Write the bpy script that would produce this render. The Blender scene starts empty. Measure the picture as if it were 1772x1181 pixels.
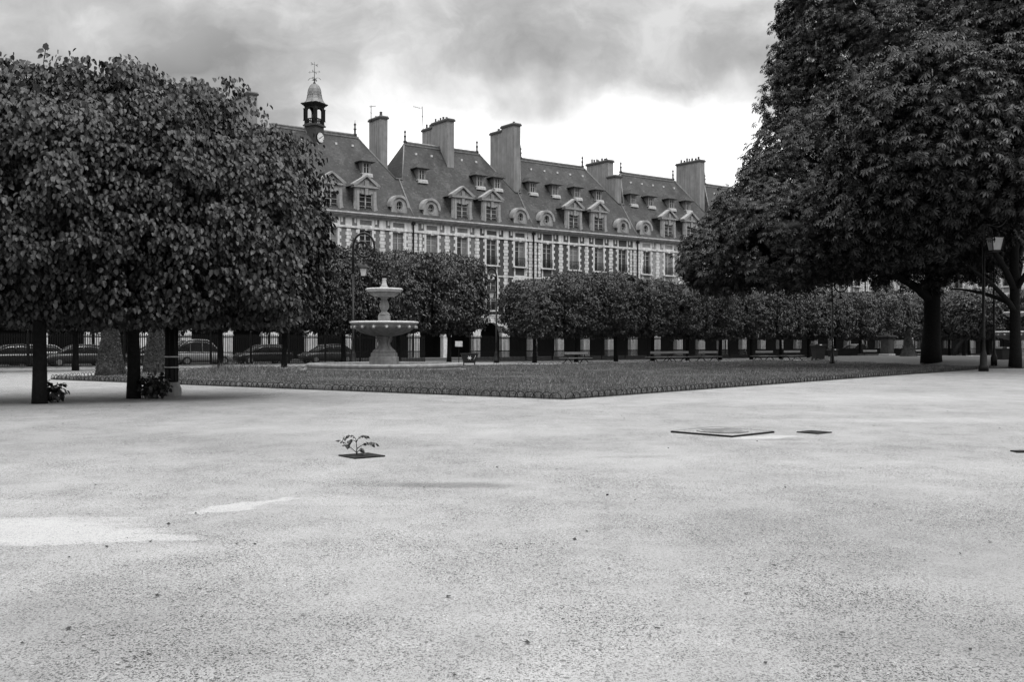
import bpy, math, random
import numpy as np
from mathutils import Matrix, Vector, noise
R = math.radians
rnd = random.Random(7)
rng = np.random.default_rng(11)
C = bpy.context.scene.collection
sc = bpy.context.scene
F = 1740.0; HY = 595.0; CX = 886.0; EYE = 1.6
U = Vector((.799, .601, 0)).normalized()
N = Vector((U.y, -U.x, 0))            # facade normal, towards the park
FA = math.atan2(U.y, U.x)
P0 = Vector((-10.2, 103.0, 0))         # foot of a drainpipe between two pavilions

def at(px, Y, z=0.0):
    return Vector(((px-CX)/F*Y, Y, z))
def gp(px, py):
    return at(px, EYE*F/(py-HY))
def perp_pt(px, perp, z=0.0):
    k = (px-CX)/F
    return at(px, perp/(-N.y - N.x*k), z)

# ------------------------------------------------------------------ materials
def new_mat(name):
    m = bpy.data.materials.new(name); m.use_nodes = True
    nt = m.node_tree; b = nt.nodes['Principled BSDF']
    return m, nt, b
def nd(nt, typ, **kw):
    n = nt.nodes.new(typ)
    for k, v in kw.items():
        if k.startswith('i_'):
            n.inputs[k[2:].replace('_', ' ')].default_value = v
        else: setattr(n, k, v)
    return n
def ramp(nt, src, stops):
    r = nt.nodes.new('ShaderNodeValToRGB')
    el = r.color_ramp.elements
    while len(el) < len(stops): el.new(.5)
    for e, (p, v) in zip(el, stops):
        e.position = p; e.color = (v, v, v, 1)
    nt.links.new(src, r.inputs[0]); return r.outputs[0]
def mth(nt, op, a, b=None, c=None, clamp=False):
    n = nt.nodes.new('ShaderNodeMath'); n.operation = op; n.use_clamp = clamp
    for i, v in enumerate((a, b, c)):
        if v is None: continue
        if isinstance(v, (int, float)): n.inputs[i].default_value = v
        else: nt.links.new(v, n.inputs[i])
    return n.outputs[0]
def mixc(nt, fac, a, b):
    n = nt.nodes.new('ShaderNodeMix'); n.data_type = 'FLOAT'
    for i, v in ((0, fac), (2, a), (3, b)):
        if isinstance(v, (int, float)): n.inputs[i].default_value = v
        else: nt.links.new(v, n.inputs[i])
    return n.outputs[0]
def noise_tex(nt, scale, detail=4, rough=.55, vec=None, dist=0):
    n = nd(nt, 'ShaderNodeTexNoise'); n.inputs['Scale'].default_value = scale
    n.inputs['Detail'].default_value = detail; n.inputs['Roughness'].default_value = rough
    n.inputs['Distortion'].default_value = dist
    if vec is not None: nt.links.new(vec, n.inputs['Vector'])
    return n.outputs[0]
def objco(nt):
    return nt.nodes.new('ShaderNodeTexCoord').outputs['Object']
def scaled(nt, vec, s):
    m = nt.nodes.new('ShaderNodeMapping'); nt.links.new(vec, m.inputs[0])
    m.inputs['Scale'].default_value = s; return m.outputs[0]
def bump(nt, b, h, strength=.3, dist=.02):
    n = nt.nodes.new('ShaderNodeBump'); n.inputs['Strength'].default_value = strength
    n.inputs['Distance'].default_value = dist
    nt.links.new(h, n.inputs['Height']); nt.links.new(n.outputs[0], b.inputs['Normal'])

def simple(name, v, rough=.6, var=.25, scale=6, metal=0, bmp=.15, spec=.5, streak=0):
    m, nt, b = new_mat(name)
    co = objco(nt)
    n1 = noise_tex(nt, scale, 6, .6, co)
    col = ramp(nt, n1, [(.25, v*(1-var)), (.75, v*(1+var))])
    if streak:
        n2 = noise_tex(nt, 1.0, 5, .6, scaled(nt, co, (3, 3, .25)))
        s = ramp(nt, n2, [(.35, 1-streak), (.65, 1)])
        col = mth(nt, 'MULTIPLY', col, s)
    nt.links.new(col, b.inputs['Base Color'])
    b.inputs['Roughness'].default_value = rough
    b.inputs['Metallic'].default_value = metal
    b.inputs['Specular IOR Level'].default_value = spec
    if bmp:
        bump(nt, b, noise_tex(nt, scale*6, 4, .6, co), bmp, .02)
    return m

M = {}
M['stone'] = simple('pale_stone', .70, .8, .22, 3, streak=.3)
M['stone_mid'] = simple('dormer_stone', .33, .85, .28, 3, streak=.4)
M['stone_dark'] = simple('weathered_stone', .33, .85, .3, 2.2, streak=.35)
M['fountain_stone'] = simple('fountain_stone', .23, .75, .3, 5, streak=.45)
M['fountain_white'] = simple('fountain_marble', .48, .55, .15, 8, streak=.25)
M['render'] = simple('chimney_render', .25, .9, .22, 1.2, streak=.35)
M['render_edge'] = simple('chimney_cap', .045, .9, .3, 5)
M['iron'] = simple('dark_iron', .005, .5, .2, 20, spec=.25)
M['iron_green'] = simple('painted_iron', .006, .45, .2, 20, spec=.3)
M['zinc'] = simple('zinc', .6, .5, .2, 3, metal=.1, streak=.35)
M['lead'] = simple('old_lead', .2, .5, .3, 4, metal=.2, streak=.3)
M['wood_white'] = simple('painted_wood', .40, .5, .12, 6)
M['wood_pale'] = simple('bench_slats', .16, .6, .3, 4)
M['wood_dark'] = simple('dark_timber', .03, .6, .3, 8)
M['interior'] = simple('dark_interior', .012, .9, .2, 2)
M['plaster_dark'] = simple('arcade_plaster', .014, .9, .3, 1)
M['curtain'] = simple('net_curtain', .17, .8, .35, 9)
M['asphalt'] = simple('asphalt', .035, .85, .25, 3)
M['pavement'] = simple('pavement', .07, .85, .2, 2)
M['bark'] = simple('bark', .013, .95, .45, 9, bmp=.8, spec=.15)
M['rubber'] = simple('rubber', .012, .8, .2, 10)
M['plastic'] = simple('bin_plastic', .007, .5, .15, 6)
M['soil'] = simple('soil', .032, .95, .5, 3, bmp=.5)
M['paint_dark'] = simple('dark_car_paint', .015, .22, .1, 2, bmp=0)
M['paint_grey'] = simple('grey_car_paint', .05, .25, .1, 2, bmp=0)
M['paint_white'] = simple('white_car_paint', .38, .3, .05, 2, bmp=0)
M['chrome'] = simple('wheel_alloy', .5, .35, .1, 5, metal=.7, bmp=0)
M['frosted'] = simple('frosted_glass', .55, .3, .1, 5, bmp=0)
M['dial'] = simple('clock_dial', .7, .5, .05, 5, bmp=0)
M['sign_white'] = simple('sign_panel', .6, .5, .35, 3, bmp=0)
M['litter'] = simple('dry_leaf', .02, .9, .6, 30)
M['water'] = simple('pool_water', .02, .05, .1, 2, bmp=.05)
M['terracotta'] = simple('chimney_pot_clay', .09, .9, .3, 9)
M['blossom'] = simple('blossom', .5, .8, .2, 9)

def glass():
    m, nt, b = new_mat('window_glass')
    co = objco(nt)
    col = ramp(nt, noise_tex(nt, .9, 3, .5, co), [(.3, .012), (.7, .05)])
    nt.links.new(col, b.inputs['Base Color'])
    b.inputs['Roughness'].default_value = .12
    b.inputs['Specular IOR Level'].default_value = .5
    return m
M['glass'] = glass()

def brick(name, v, mortar):
    m, nt, b = new_mat(name)
    co = objco(nt)
    sp = nt.nodes.new('ShaderNodeSeparateXYZ'); nt.links.new(co, sp.inputs[0])
    cb = nt.nodes.new('ShaderNodeCombineXYZ')
    nt.links.new(sp.outputs[0], cb.inputs[0]); nt.links.new(sp.outputs[2], cb.inputs[1])
    br = nd(nt, 'ShaderNodeTexBrick'); nt.links.new(cb.outputs[0], br.inputs['Vector'])
    br.inputs['Scale'].default_value = 1; br.inputs['Brick Width'].default_value = .23
    br.inputs['Row Height'].default_value = .075; br.inputs['Mortar Size'].default_value = .008
    br.inputs['Color1'].default_value = (v*.75,)*3+(1,); br.inputs['Color2'].default_value = (v*1.25,)*3+(1,)
    br.inputs['Mortar'].default_value = (mortar,)*3+(1,)
    n = ramp(nt, noise_tex(nt, 1.1, 6, .65, co), [(.3, .65), (.7, 1.3)])
    mx = nt.nodes.new('ShaderNodeVectorMath'); mx.operation = 'MULTIPLY'
    nt.links.new(br.outputs[0], mx.inputs[0]); nt.links.new(n, mx.inputs[1])
    nt.links.new(mx.outputs[0], b.inputs['Base Color'])
    b.inputs['Roughness'].default_value = .9
    return m
M['brick'] = brick('dark_brick', .055, .09)
M['brick_mid'] = brick('weathered_brick', .14, .2)
M['brick_pale'] = brick('pale_brick', .27, .34)

def slate():
    m, nt, b = new_mat('slate')
    co = objco(nt)
    sp = nt.nodes.new('ShaderNodeSeparateXYZ'); nt.links.new(co, sp.inputs[0])
    cb = nt.nodes.new('ShaderNodeCombineXYZ')
    nt.links.new(mth(nt, 'ADD', sp.outputs[0], mth(nt, 'MULTIPLY', sp.outputs[1], .2)), cb.inputs[0]); nt.links.new(sp.outputs[2], cb.inputs[1])
    br = nd(nt, 'ShaderNodeTexBrick'); nt.links.new(cb.outputs[0], br.inputs['Vector'])
    br.inputs['Scale'].default_value = 1; br.inputs['Brick Width'].default_value = .26
    br.inputs['Row Height'].default_value = .16; br.inputs['Mortar Size'].default_value = .012
    br.inputs['Color1'].default_value = (.014,)*3+(1,); br.inputs['Color2'].default_value = (.042,)*3+(1,)
    br.inputs['Mortar'].default_value = (.015,)*3+(1,)
    wide = ramp(nt, noise_tex(nt, .6, 7, .7, scaled(nt, co, (1, 1, .32))), [(.34, .4), (.5, .85), (.66, 1.8)])
    spots = ramp(nt, noise_tex(nt, 2.6, 6, .75, co), [(.58, 0), (.72, .10)])
    a = nt.nodes.new('ShaderNodeVectorMath'); a.operation = 'MULTIPLY_ADD'
    nt.links.new(br.outputs[0], a.inputs[0]); nt.links.new(wide, a.inputs[1]); nt.links.new(spots, a.inputs[2])
    nt.links.new(a.outputs[0], b.inputs['Base Color'])
    b.inputs['Roughness'].default_value = .7
    bump(nt, b, br.outputs['Fac'], -.4, .02)
    return m
M['slate'] = slate()

def leafmat(name, lo, hi, rough, trans, spec=.5):
    m, nt, b = new_mat(name)
    geo = nt.nodes.new('ShaderNodeNewGeometry')
    col = ramp(nt, geo.outputs['Random Per Island'], [(0, lo*.6), (.55, (lo+hi)*.4), (.85, hi), (1, hi*1.45)])
    big = ramp(nt, noise_tex(nt, .45, 3, .5, objco(nt)), [(.3, .75), (.7, 1.3)])
    col = mth(nt, 'MULTIPLY', col, big)
    nt.links.new(col, b.inputs['Base Color'])
    b.inputs['Roughness'].default_value = rough
    b.inputs['Specular IOR Level'].default_value = spec
    tr = nt.nodes.new('ShaderNodeBsdfTranslucent'); nt.links.new(col, tr.inputs[0])
    mx = nt.nodes.new('ShaderNodeMixShader'); mx.inputs[0].default_value = trans
    nt.links.new(b.outputs[0], mx.inputs[1]); nt.links.new(tr.outputs[0], mx.inputs[2])
    nt.links.new(mx.outputs[0], nt.nodes['Material Output'].inputs[0])
    return m
M['lime_leaf'] = leafmat('lime_leaf', .005, .037, .45, .10, .5)
M['far_leaf'] = leafmat('row_leaf', .006, .046, .42, .1, .6)
M['chestnut_leaf'] = leafmat('chestnut_leaf', .006, .034, .42, .08, .45)
M['yew'] = leafmat('yew_leaf', .05, .10, .7, .05)
M['grassblade'] = leafmat('grass_blade', .06, .20, .6, .2)
M['sapling'] = leafmat('sapling_leaf', .02, .05, .5, .1)

def lawnmat():
    m, nt, b = new_mat('lawn')
    co = objco(nt)
    a = ramp(nt, noise_tex(nt, .35, 6, .65, co), [(.3, .05), (.7, .17)])
    f = ramp(nt, noise_tex(nt, 9, 6, .7, co), [(.3, .6), (.7, 1.35)])
    nt.links.new(mth(nt, 'MULTIPLY', a, f), b.inputs['Base Color'])
    b.inputs['Roughness'].default_value = 1; b.inputs['Specular IOR Level'].default_value = .1
    bump(nt, b, noise_tex(nt, 25, 4, .7, co), 1, .05)
    return m
M['lawn'] = lawnmat()

def gravelmat():
    m, nt, b = new_mat('fine_gravel')
    co = objco(nt)
    sp = nt.nodes.new('ShaderNodeSeparateXYZ'); nt.links.new(co, sp.inputs[0])
    warp = noise_tex(nt, .9, 5, .6, co)
    warp2 = noise_tex(nt, 1.7, 7, .7, scaled(nt, co, (.5, 1, 1)))
    # broad tone: trampled and washed areas of the surface
    broad = ramp(nt, noise_tex(nt, .3, 8, .66, scaled(nt, co, (1, .8, 1)), .8), [(.3, .265), (.7, .335)])
    mid = ramp(nt, noise_tex(nt, 1.6, 5, .65, co), [(.3, .86), (.5, 1), (.7, 1.1)])
    tone = mth(nt, 'MULTIPLY', broad, mid)
    cw = nt.nodes.new('ShaderNodeTexNoise'); cw.inputs['Scale'].default_value = 1.3; cw.inputs['Detail'].default_value = 7; cw.inputs['Roughness'].default_value = .62
    nt.links.new(scaled(nt, co, (.55, 1, 1)), cw.inputs['Vector'])
    cwv = nt.nodes.new('ShaderNodeVectorMath'); cwv.operation = 'MULTIPLY_ADD'
    nt.links.new(cw.outputs['Color'], cwv.inputs[0]); cwv.inputs[1].default_value = (1.5, .9, 0)
    cws = nt.nodes.new('ShaderNodeVectorMath'); cws.operation = 'SUBTRACT'; nt.links.new(co, cws.inputs[0]); cws.inputs[1].default_value = (.75, .45, 0)
    nt.links.new(cws.outputs[0], cwv.inputs[2]); cow = cwv.outputs[0]
    def patch(cx, cy, rx, ry, rot, soft=.25, w=1.4):
        mp = nt.nodes.new('ShaderNodeMapping'); mp.vector_type = 'TEXTURE'
        nt.links.new(cow, mp.inputs[0])
        mp.inputs['Location'].default_value = (cx, cy, 0)
        mp.inputs['Rotation'].default_value = (0, 0, rot)
        mp.inputs['Scale'].default_value = (rx, ry, 1)
        ln = nt.nodes.new('ShaderNodeVectorMath'); ln.operation = 'LENGTH'
        nt.links.new(mp.outputs[0], ln.inputs[0])
        d = mth(nt, 'ADD', ln.outputs['Value'], mth(nt, 'MULTIPLY', mth(nt, 'SUBTRACT', warp2, .5), w))
        mr = nt.nodes.new('ShaderNodeMapRange'); mr.interpolation_type = 'SMOOTHSTEP'
        nt.links.new(d, mr.inputs[0])
        mr.inputs[1].default_value = 1+soft; mr.inputs[2].default_value = 1-soft
        mr.inputs[3].default_value = 0; mr.inputs[4].default_value = 1
        return mr.outputs[0]
    def P(px, py): v = gp(px, py); return v.x, v.y
    light = None
    for (px, py, rx, ry, rot, soft) in ((30, 915, 1.25, .5, -.1, .25), (130, 932, .85, .28, .05, .2), (20, 875, .9, .5, 0, .5),
                                   (425, 876, .72, .17, .80, .2), (1060, 795, 1.5, .8, 0, .6), (620, 870, .9, .35, 0, .6),
                                   (1650, 728, 3.2, .5, 0, .7), (330, 955, .8, .3, 0, .7), (1330, 757, .7, .25, .2, .3),
                                   (700, 745, 3.5, 1.4, 0, .7), (1500, 690, 6, 2.4, .2, .8)):
        x, y = P(px, py); f = patch(x, y, rx, ry, rot, soft)
        light = f if light is None else mth(nt, 'MAXIMUM', light, mth(nt, 'MULTIPLY', f, 1.0 if soft < .5 else .45))
    tone = mixc(nt, mth(nt, 'MULTIPLY', light, .8), tone, .40)
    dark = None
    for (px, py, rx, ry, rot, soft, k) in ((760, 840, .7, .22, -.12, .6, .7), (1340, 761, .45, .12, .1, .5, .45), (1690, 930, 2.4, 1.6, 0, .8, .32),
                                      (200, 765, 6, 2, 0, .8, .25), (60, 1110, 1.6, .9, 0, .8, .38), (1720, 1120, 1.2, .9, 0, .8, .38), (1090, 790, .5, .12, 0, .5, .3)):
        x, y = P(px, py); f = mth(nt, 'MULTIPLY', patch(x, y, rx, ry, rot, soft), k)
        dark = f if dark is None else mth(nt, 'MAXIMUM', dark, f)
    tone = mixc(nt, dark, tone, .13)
    # grains: crisp dark and pale stones at several sizes over a fine mottled base
    def dots(scale, r0, sel, val, off):
        v = nd(nt, 'ShaderNodeTexVoronoi'); mp = nt.nodes.new('ShaderNodeMapping'); nt.links.new(co, mp.inputs[0]); mp.inputs['Location'].default_value = (off, off*.7, 0)
        mp.inputs['Scale'].default_value = (1, .85, 1)
        nt.links.new(mp.outputs[0], v.inputs['Vector']); v.inputs['Scale'].default_value = scale
        sx = nt.nodes.new('ShaderNodeSeparateXYZ'); nt.links.new(v.outputs['Color'], sx.inputs[0])
        lim = mth(nt, 'MULTIPLY', sx.outputs[1], r0)
        hit = mth(nt, 'LESS_THAN', v.outputs['Distance'], lim)
        pick = mth(nt, 'LESS_THAN', sx.outputs[0], sel)
        return mixc(nt, mth(nt, 'MULTIPLY', hit, pick), 1.0, val)
    dens = ramp(nt, noise_tex(nt, .7, 6, .7, scaled(nt, co, (1, .7, 1))), [(.35, .35), (.62, 1)])
    g1 = ramp(nt, noise_tex(nt, 110, 3, .75, co), [(.34, .62), (.46, .94), (.6, 1.08), (.7, 1.3)])
    g2 = ramp(nt, noise_tex(nt, 40, 4, .75, co), [(.34, .72), (.45, .97), (.7, 1.12)])
    g = mth(nt, 'MULTIPLY', g1, g2)
    for args in ((150, .8, .6, .25, 0), (90, .8, .42, .12, 3.3), (46, .45, .26, .08, 7.7), (14, .24, .26, .08, 1.9), (5, .08, .35, .08, 5.1)):
        g = mth(nt, 'MULTIPLY', g, dots(*args))
    g = mth(nt, 'MULTIPLY', g, dots(50, .5, .14, 1.5, 9.1))
    g = mixc(nt, dens, 1.0, g)
    g = mixc(nt, mth(nt, 'MULTIPLY', light, .45), g, 1.0)
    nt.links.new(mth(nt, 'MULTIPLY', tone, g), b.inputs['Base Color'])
    b.inputs['Roughness'].default_value = .95; b.inputs['Specular IOR Level'].default_value = .25
    h = mth(nt, 'ADD', noise_tex(nt, 95, 3, .7, co), mth(nt, 'MULTIPLY', noise_tex(nt, 24, 3, .7, co), .8))
    bump(nt, b, h, .45, .008)
    return m
def nt_sep(nt, c):
    s = nt.nodes.new('ShaderNodeSeparateXYZ'); nt.links.new(c, s.inputs[0]); return s.outputs[0]
M['gravel'] = gravelmat()

# ------------------------------------------------------------------ mesh builder
class MB:
    def __init__(s): s.v = []; s.f = []; s.m = []; s.s = []
    def add(s, vs, fs, mat=0, smooth=False, mx=None):
        o = len(s.v)
        for v in vs:
            s.v.append(tuple(mx @ Vector(v)) if mx is not None else tuple(v))
        for f in fs:
            s.f.append(tuple(i+o for i in f)); s.m.append(mat); s.s.append(smooth)
        return s
    def box(s, x0, x1, y0, y1, z0, z1, mat=0, mx=None):
        v = [(x, y, z) for z in (z0, z1) for y in (y0, y1) for x in (x0, x1)]
        return s.add(v, [(0, 2, 3, 1), (4, 5, 7, 6), (0, 1, 5, 4), (2, 6, 7, 3), (0, 4, 6, 2), (1, 3, 7, 5)], mat, False, mx)
    def bbox(s, x0, x1, y0, y1, z0, z1, b=.02, mat=0, mx=None):   # box with chamfered vertical + top edges
        def ring(d, z): return [(x0+d+b, y0+d, z), (x1-d-b, y0+d, z), (x1-d, y0+d+b, z), (x1-d, y1-d-b, z), (x1-d-b, y1-d, z), (x0+d+b, y1-d, z), (x0+d, y1-d-b, z), (x0+d, y0+d+b, z)]
        v = ring(0, z0)+ring(0, z1-b)+ring(b, z1)
        f = [tuple(range(7, -1, -1)), tuple(range(16, 24))]
        for r in (0, 8):
            for i in range(8): f.append((r+i, r+(i+1) % 8, r+8+(i+1) % 8, r+8+i))
        return s.add(v, f, mat, False, mx)
    def prism(s, poly, y0, y1, mat=0, mx=None):      # poly in (x,z), ccw seen from -y
        n = len(poly)
        v = [(x, y0, z) for x, z in poly]+[(x, y1, z) for x, z in poly]
        f = [tuple(range(n)), tuple(range(2*n-1, n-1, -1))]+[(i, i+n, (i+1) % n+n, (i+1) % n) for i in range(n)]
        return s.add(v, f, mat, False, mx)
    def lathe(s, prof, seg=24, mat=0, mx=None, smooth=True, flute=None):
        v = []; f = []
        for (r, z) in prof:
            for i in range(seg):
                a = 2*math.pi*i/seg
                rr = r*(1+(flute[0]*abs(math.sin(a*flute[1]/2)) if flute else 0))
                v.append((rr*math.cos(a), rr*math.sin(a), z))
        for k in range(len(prof)-1):
            for i in range(seg):
                j = (i+1) % seg
                f.append((k*seg+i, k*seg+j, (k+1)*seg+j, (k+1)*seg+i))
        f.append(tuple(range(seg-1, -1, -1))); f.append(tuple((len(prof)-1)*seg+i for i in range(seg)))
        return s.add(v, f, mat, smooth, mx)
    def tube(s, path, r, seg=8, mat=0, mx=None, closed=False):
        path = [Vector(p) for p in path]; n = len(path)
        rs = r if isinstance(r, (list, tuple)) else [r]*n
        v = []; f = []; prev = None
        for i, p in enumerate(path):
            if closed: t = path[(i+1) % n]-path[i-1]
            else: t = path[min(i+1, n-1)]-path[max(i-1, 0)]
            t.normalize()
            if prev is None:
                a = Vector((0, 0, 1)) if abs(t.z) < .9 else Vector((1, 0, 0))
                prev = t.cross(a).normalized()
            prev = (prev-t*prev.dot(t)).normalized(); q = t.cross(prev)
            for k in range(seg):
                an = 2*math.pi*k/seg
                v.append(p+(prev*math.cos(an)+q*math.sin(an))*rs[i])
        for i in range(n if closed else n-1):
            j = (i+1) % n
            for k in range(seg):
                l = (k+1) % seg
                f.append((i*seg+k, i*seg+l, j*seg+l, j*seg+k))
        if not closed:
            f.append(tuple(range(seg-1, -1, -1))); f.append(tuple((n-1)*seg+k for k in range(seg)))
        return s.add(v, f, mat, True, mx)
    def mesh(s, name, mats):
        me = bpy.data.meshes.new(name)
        me.from_pydata(s.v, [], s.f)
        for m in (mats if isinstance(mats, (list, tuple)) else [mats]): me.materials.append(M[m] if isinstance(m, str) else m)
        me.polygons.foreach_set('material_index', s.m)
        me.polygons.foreach_set('use_smooth', s.s)
        me.update(); return me
    def build(s, name, mats, parent=None, loc=(0, 0, 0), rz=0):
        return link(name, s.mesh(name, mats), parent, loc, rz)
def link(name, data, parent=None, loc=(0, 0, 0), rz=0, scale=1):
    o = bpy.data.objects.new(name, data); C.objects.link(o)
    o.location = loc; o.rotation_euler = (0, 0, rz)
    o.scale = (scale,)*3 if isinstance(scale, (int, float)) else scale
    if parent is not None: o.parent = parent
    return o
def tag(o, label=None, cat=None, group=None, kind=None):
    if label: o['label'] = label
    if cat: o['category'] = cat
    if group: o['group'] = group
    if kind: o['kind'] = kind
    return o
def thing(name, label, cat, loc=(0, 0, 0), rz=0, group=None, scale=1):
    return tag(link(name, None, None, loc, rz, scale), label, cat, group)
def copy_tree(o, parent=None):
    c = o.copy(); C.objects.link(c)
    if parent is not None: c.parent = parent
    for ch in list(o.children): copy_tree(ch, c)
    return c
def np_mesh(name, verts, faces, mats, midx=None):
    """verts (n,3); faces (m,4) or (m,3)"""
    me = bpy.data.meshes.new(name)
    nv, nf, k = len(verts), len(faces), faces.shape[1]
    me.vertices.add(nv); me.vertices.foreach_set('co', verts.astype(np.float32).ravel())
    me.loops.add(nf*k); me.loops.foreach_set('vertex_index', faces.astype(np.int32).ravel())
    me.polygons.add(nf); me.polygons.foreach_set('loop_start', np.arange(0, nf*k, k, dtype=np.int32))
    me.polygons.foreach_set('loop_total', np.full(nf, k, dtype=np.int32))
    for m in mats: me.materials.append(M[m])
    if midx is not None: me.polygons.foreach_set('material_index', midx.astype(np.int32))
    me.update(calc_edges=True); return me
def nrm(a): return a/np.maximum(np.linalg.norm(a, axis=1, keepdims=True), 1e-9)
def scatter(tv, tf, pos, tip, normal, size):
    """instances of the template (tip along +y, face normal +z) as plain arrays"""
    y = nrm(tip); z = nrm(normal-(normal*y).sum(1, keepdims=True)*y); x = np.cross(y, z)
    Rm = np.stack([x, y, z], axis=2)*size[:, None, None]
    v = np.einsum('nij,kj->nki', Rm, tv)+pos[:, None, :]
    f = tf[None]+(np.arange(len(pos))*len(tv))[:, None, None]
    return v.reshape(-1, 3), f.reshape(-1, tf.shape[1])

# ------------------------------------------------------------------ ground
def sheet(name, pts, z, mat, kind='structure'):
    mb = MB(); mb.add([(x, y, z) for x, y in pts], [tuple(range(len(pts)))])
    o = mb.build(name, mat); o['kind'] = kind; return o
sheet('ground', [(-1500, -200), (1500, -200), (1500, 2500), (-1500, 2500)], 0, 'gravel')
def uv(t, p): v = U*t - N*p; return (v.x, v.y)       # t along the facade, p = distance from the camera's foot
sheet('road', [uv(-60, 71.5), uv(260, 71.5), uv(260, 83.5), uv(-60, 83.5)], .004, 'asphalt')
mb = MB()
for a, b_ in (((-60, 83.5), (260, 150)),):
    q = [uv(a[0], a[1]), uv(b_[0], a[1]), uv(b_[0], b_[1]), uv(a[0], b_[1])]
    mb.add([(x, y, 0) for x, y in q]+[(x, y, .13) for x, y in q], [(4, 5, 6, 7), (0, 1, 5, 4), (1, 2, 6, 5), (2, 3, 7, 6), (3, 0, 4, 7)])
mb.build('pavement', 'pavement')['kind'] = 'structure'
cornerT = P0.dot(U)+93.0
sheet('side_road', [uv(cornerT-16.5, 10), uv(cornerT-4.5, 10), uv(cornerT-4.5, 71.5), uv(cornerT-16.5, 71.5)], .005, 'asphalt')

LA = gp(978, 692); LB = gp(1722, 637.5); LD = gp(88, 657.5)
LC = perp_pt(1640, 58); LE = perp_pt(248, 58)
lawn_poly = [(LA.x, LA.y), (LB.x, LB.y), (LC.x, LC.y), (LE.x, LE.y), (LD.x, LD.y)]
mb = MB()
n = len(lawn_poly)
mb.add([(x, y, .03) for x, y in lawn_poly]+[(x, y, -.02) for x, y in lawn_poly], [tuple(range(n))]+[(i, i+n, (i+1) % n+n, (i+1) % n) for i in range(n)])
mb.build('lawn', 'lawn')['kind'] = 'structure'
mb = MB(); cen = Vector((8, 62, 0))
def strip(a, b):
    a, b = Vector((a.x, a.y, 0)), Vector((b.x, b.y, 0)); nn = 40; v = []; f = []
    o = (b-a).normalized().cross(Vector((0, 0, 1)))
    if o.dot(cen-a) < 0: o = -o
    for i in range(nn+1):
        p = a.lerp(b, i/nn)
        v += [p-o*(.10+.05*noise.noise(p*.9)), p+o*(.16+.08*noise.noise(p*1.3+Vector((5, 0, 0))))]
        v[-2].z = .004; v[-1].z = .055
    for i in range(nn): f.append((2*i, 2*i+1, 2*i+3, 2*i+2))
    mb.add(v, f, 0, True)
strip(LD, LA); strip(LA, LB)
mb.build('lawn_border', 'soil')['kind'] = 'structure'
FC = Vector((-7.75, 61.0, 0))
mb = MB()
seg = 64; v = []
for r in (4.7, 5.5):
    for i in range(seg):
        a = 2*math.pi*i/seg; v.append((FC.x+r*math.cos(a), FC.y+min(r*math.sin(a), 5.3) if r > 5 else FC.y+r*math.sin(a), .036))
mb.add(v, [(i, (i+1) % seg, seg+(i+1) % seg, seg+i) for i in range(seg)])
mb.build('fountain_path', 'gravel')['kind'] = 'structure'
# earth bank under the chestnuts (raised a little above the gravel)
nx, ny = 36, 24; v = []; f = []
bx0, bx1, by0, by1 = 28.5, 75, 64.6, 108
for j in range(ny+1):
    for i in range(nx+1):
        x = bx0+(bx1-bx0)*i/nx; y = by0+(by1-by0)*j/ny
        e = min((i+.5)/3, 1)*min((j+1.2)/4, 1)*min((nx-i)/4, 1)*min((ny-j)/4, 1)
        e = e*e*(3-2*e)
        v.append((x, y, -.03+.42*e+.04*noise.noise(Vector((x*.4, y*.4, 0)))*e))
for j in range(ny):
    for i in range(nx):
        a = j*(nx+1)+i; f.append((a, a+1, a+nx+2, a+nx+1))
mb = MB(); mb.add(v, f, 0, True); mb.build('earth_bank', 'soil')['kind'] = 'structure'

# grass blades over the lawn
def in_poly(x, y, poly):
    c = np.zeros(len(x), bool); j = len(poly)-1
    for i in range(len(poly)):
        xi, yi = poly[i]; xj, yj = poly[j]
        cnd = ((yi > y) != (yj > y)) & (x < (xj-xi)*(y-yi)/(yj-yi+1e-12)+xi)
        c ^= cnd; j = i
    return c
def grass():
    n = 900000
    x = rng.uniform(-22, 46, n); y = 28+77*rng.uniform(0, 1, n)**1.35
    k = in_poly(x, y, lawn_poly) & (np.hypot(x-FC.x, y-FC.y) > 5.2)
    x, y = x[k], y[k]; n = len(x)
    ph = np.sin(x*1.3+np.sin(y*.7)*2)*np.sin(y*1.1+np.cos(x*.5)*2)
    h = rng.uniform(.04, .10, n)*(1+.35*ph)*np.clip(1+.8*np.sin(x*.45+1.7*np.sin(y*.31))*np.sin(y*.5+x*.2), .25, 2)
    wild = np.exp(-(((x+14.5)/2.6)**2+((y-55.5)/2.2)**2))+.55*np.exp(-(((x+7)/5)**2+((y-51.5)/1.4)**2))+.3*np.exp(-(((x+18)/2.5)**2+((y-47)/2)**2))
    h = h*(1+6*wild*rng.uniform(.2, 1, n))
    w = .011+.00022*y
    a = rng.uniform(0, math.pi, n); lean = rng.normal(0, .35, (n, 2))*h[:, None]
    v = np.zeros((n, 3, 3))
    v[:, 0] = np.stack([x-np.cos(a)*w, y-np.sin(a)*w, np.full(n, .025)], 1)
    v[:, 1] = np.stack([x+np.cos(a)*w, y+np.sin(a)*w, np.full(n, .025)], 1)
    v[:, 2] = np.stack([x+lean[:, 0], y+lean[:, 1], .03+h], 1)
    me = np_mesh('grass', v.reshape(-1, 3), np.arange(3*n).reshape(-1, 3), ['grassblade'])
    tag(link('grass', me), 'short grass blades covering the lawn, taller beside the fountain', 'grass', None, 'stuff')
grass()

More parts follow.
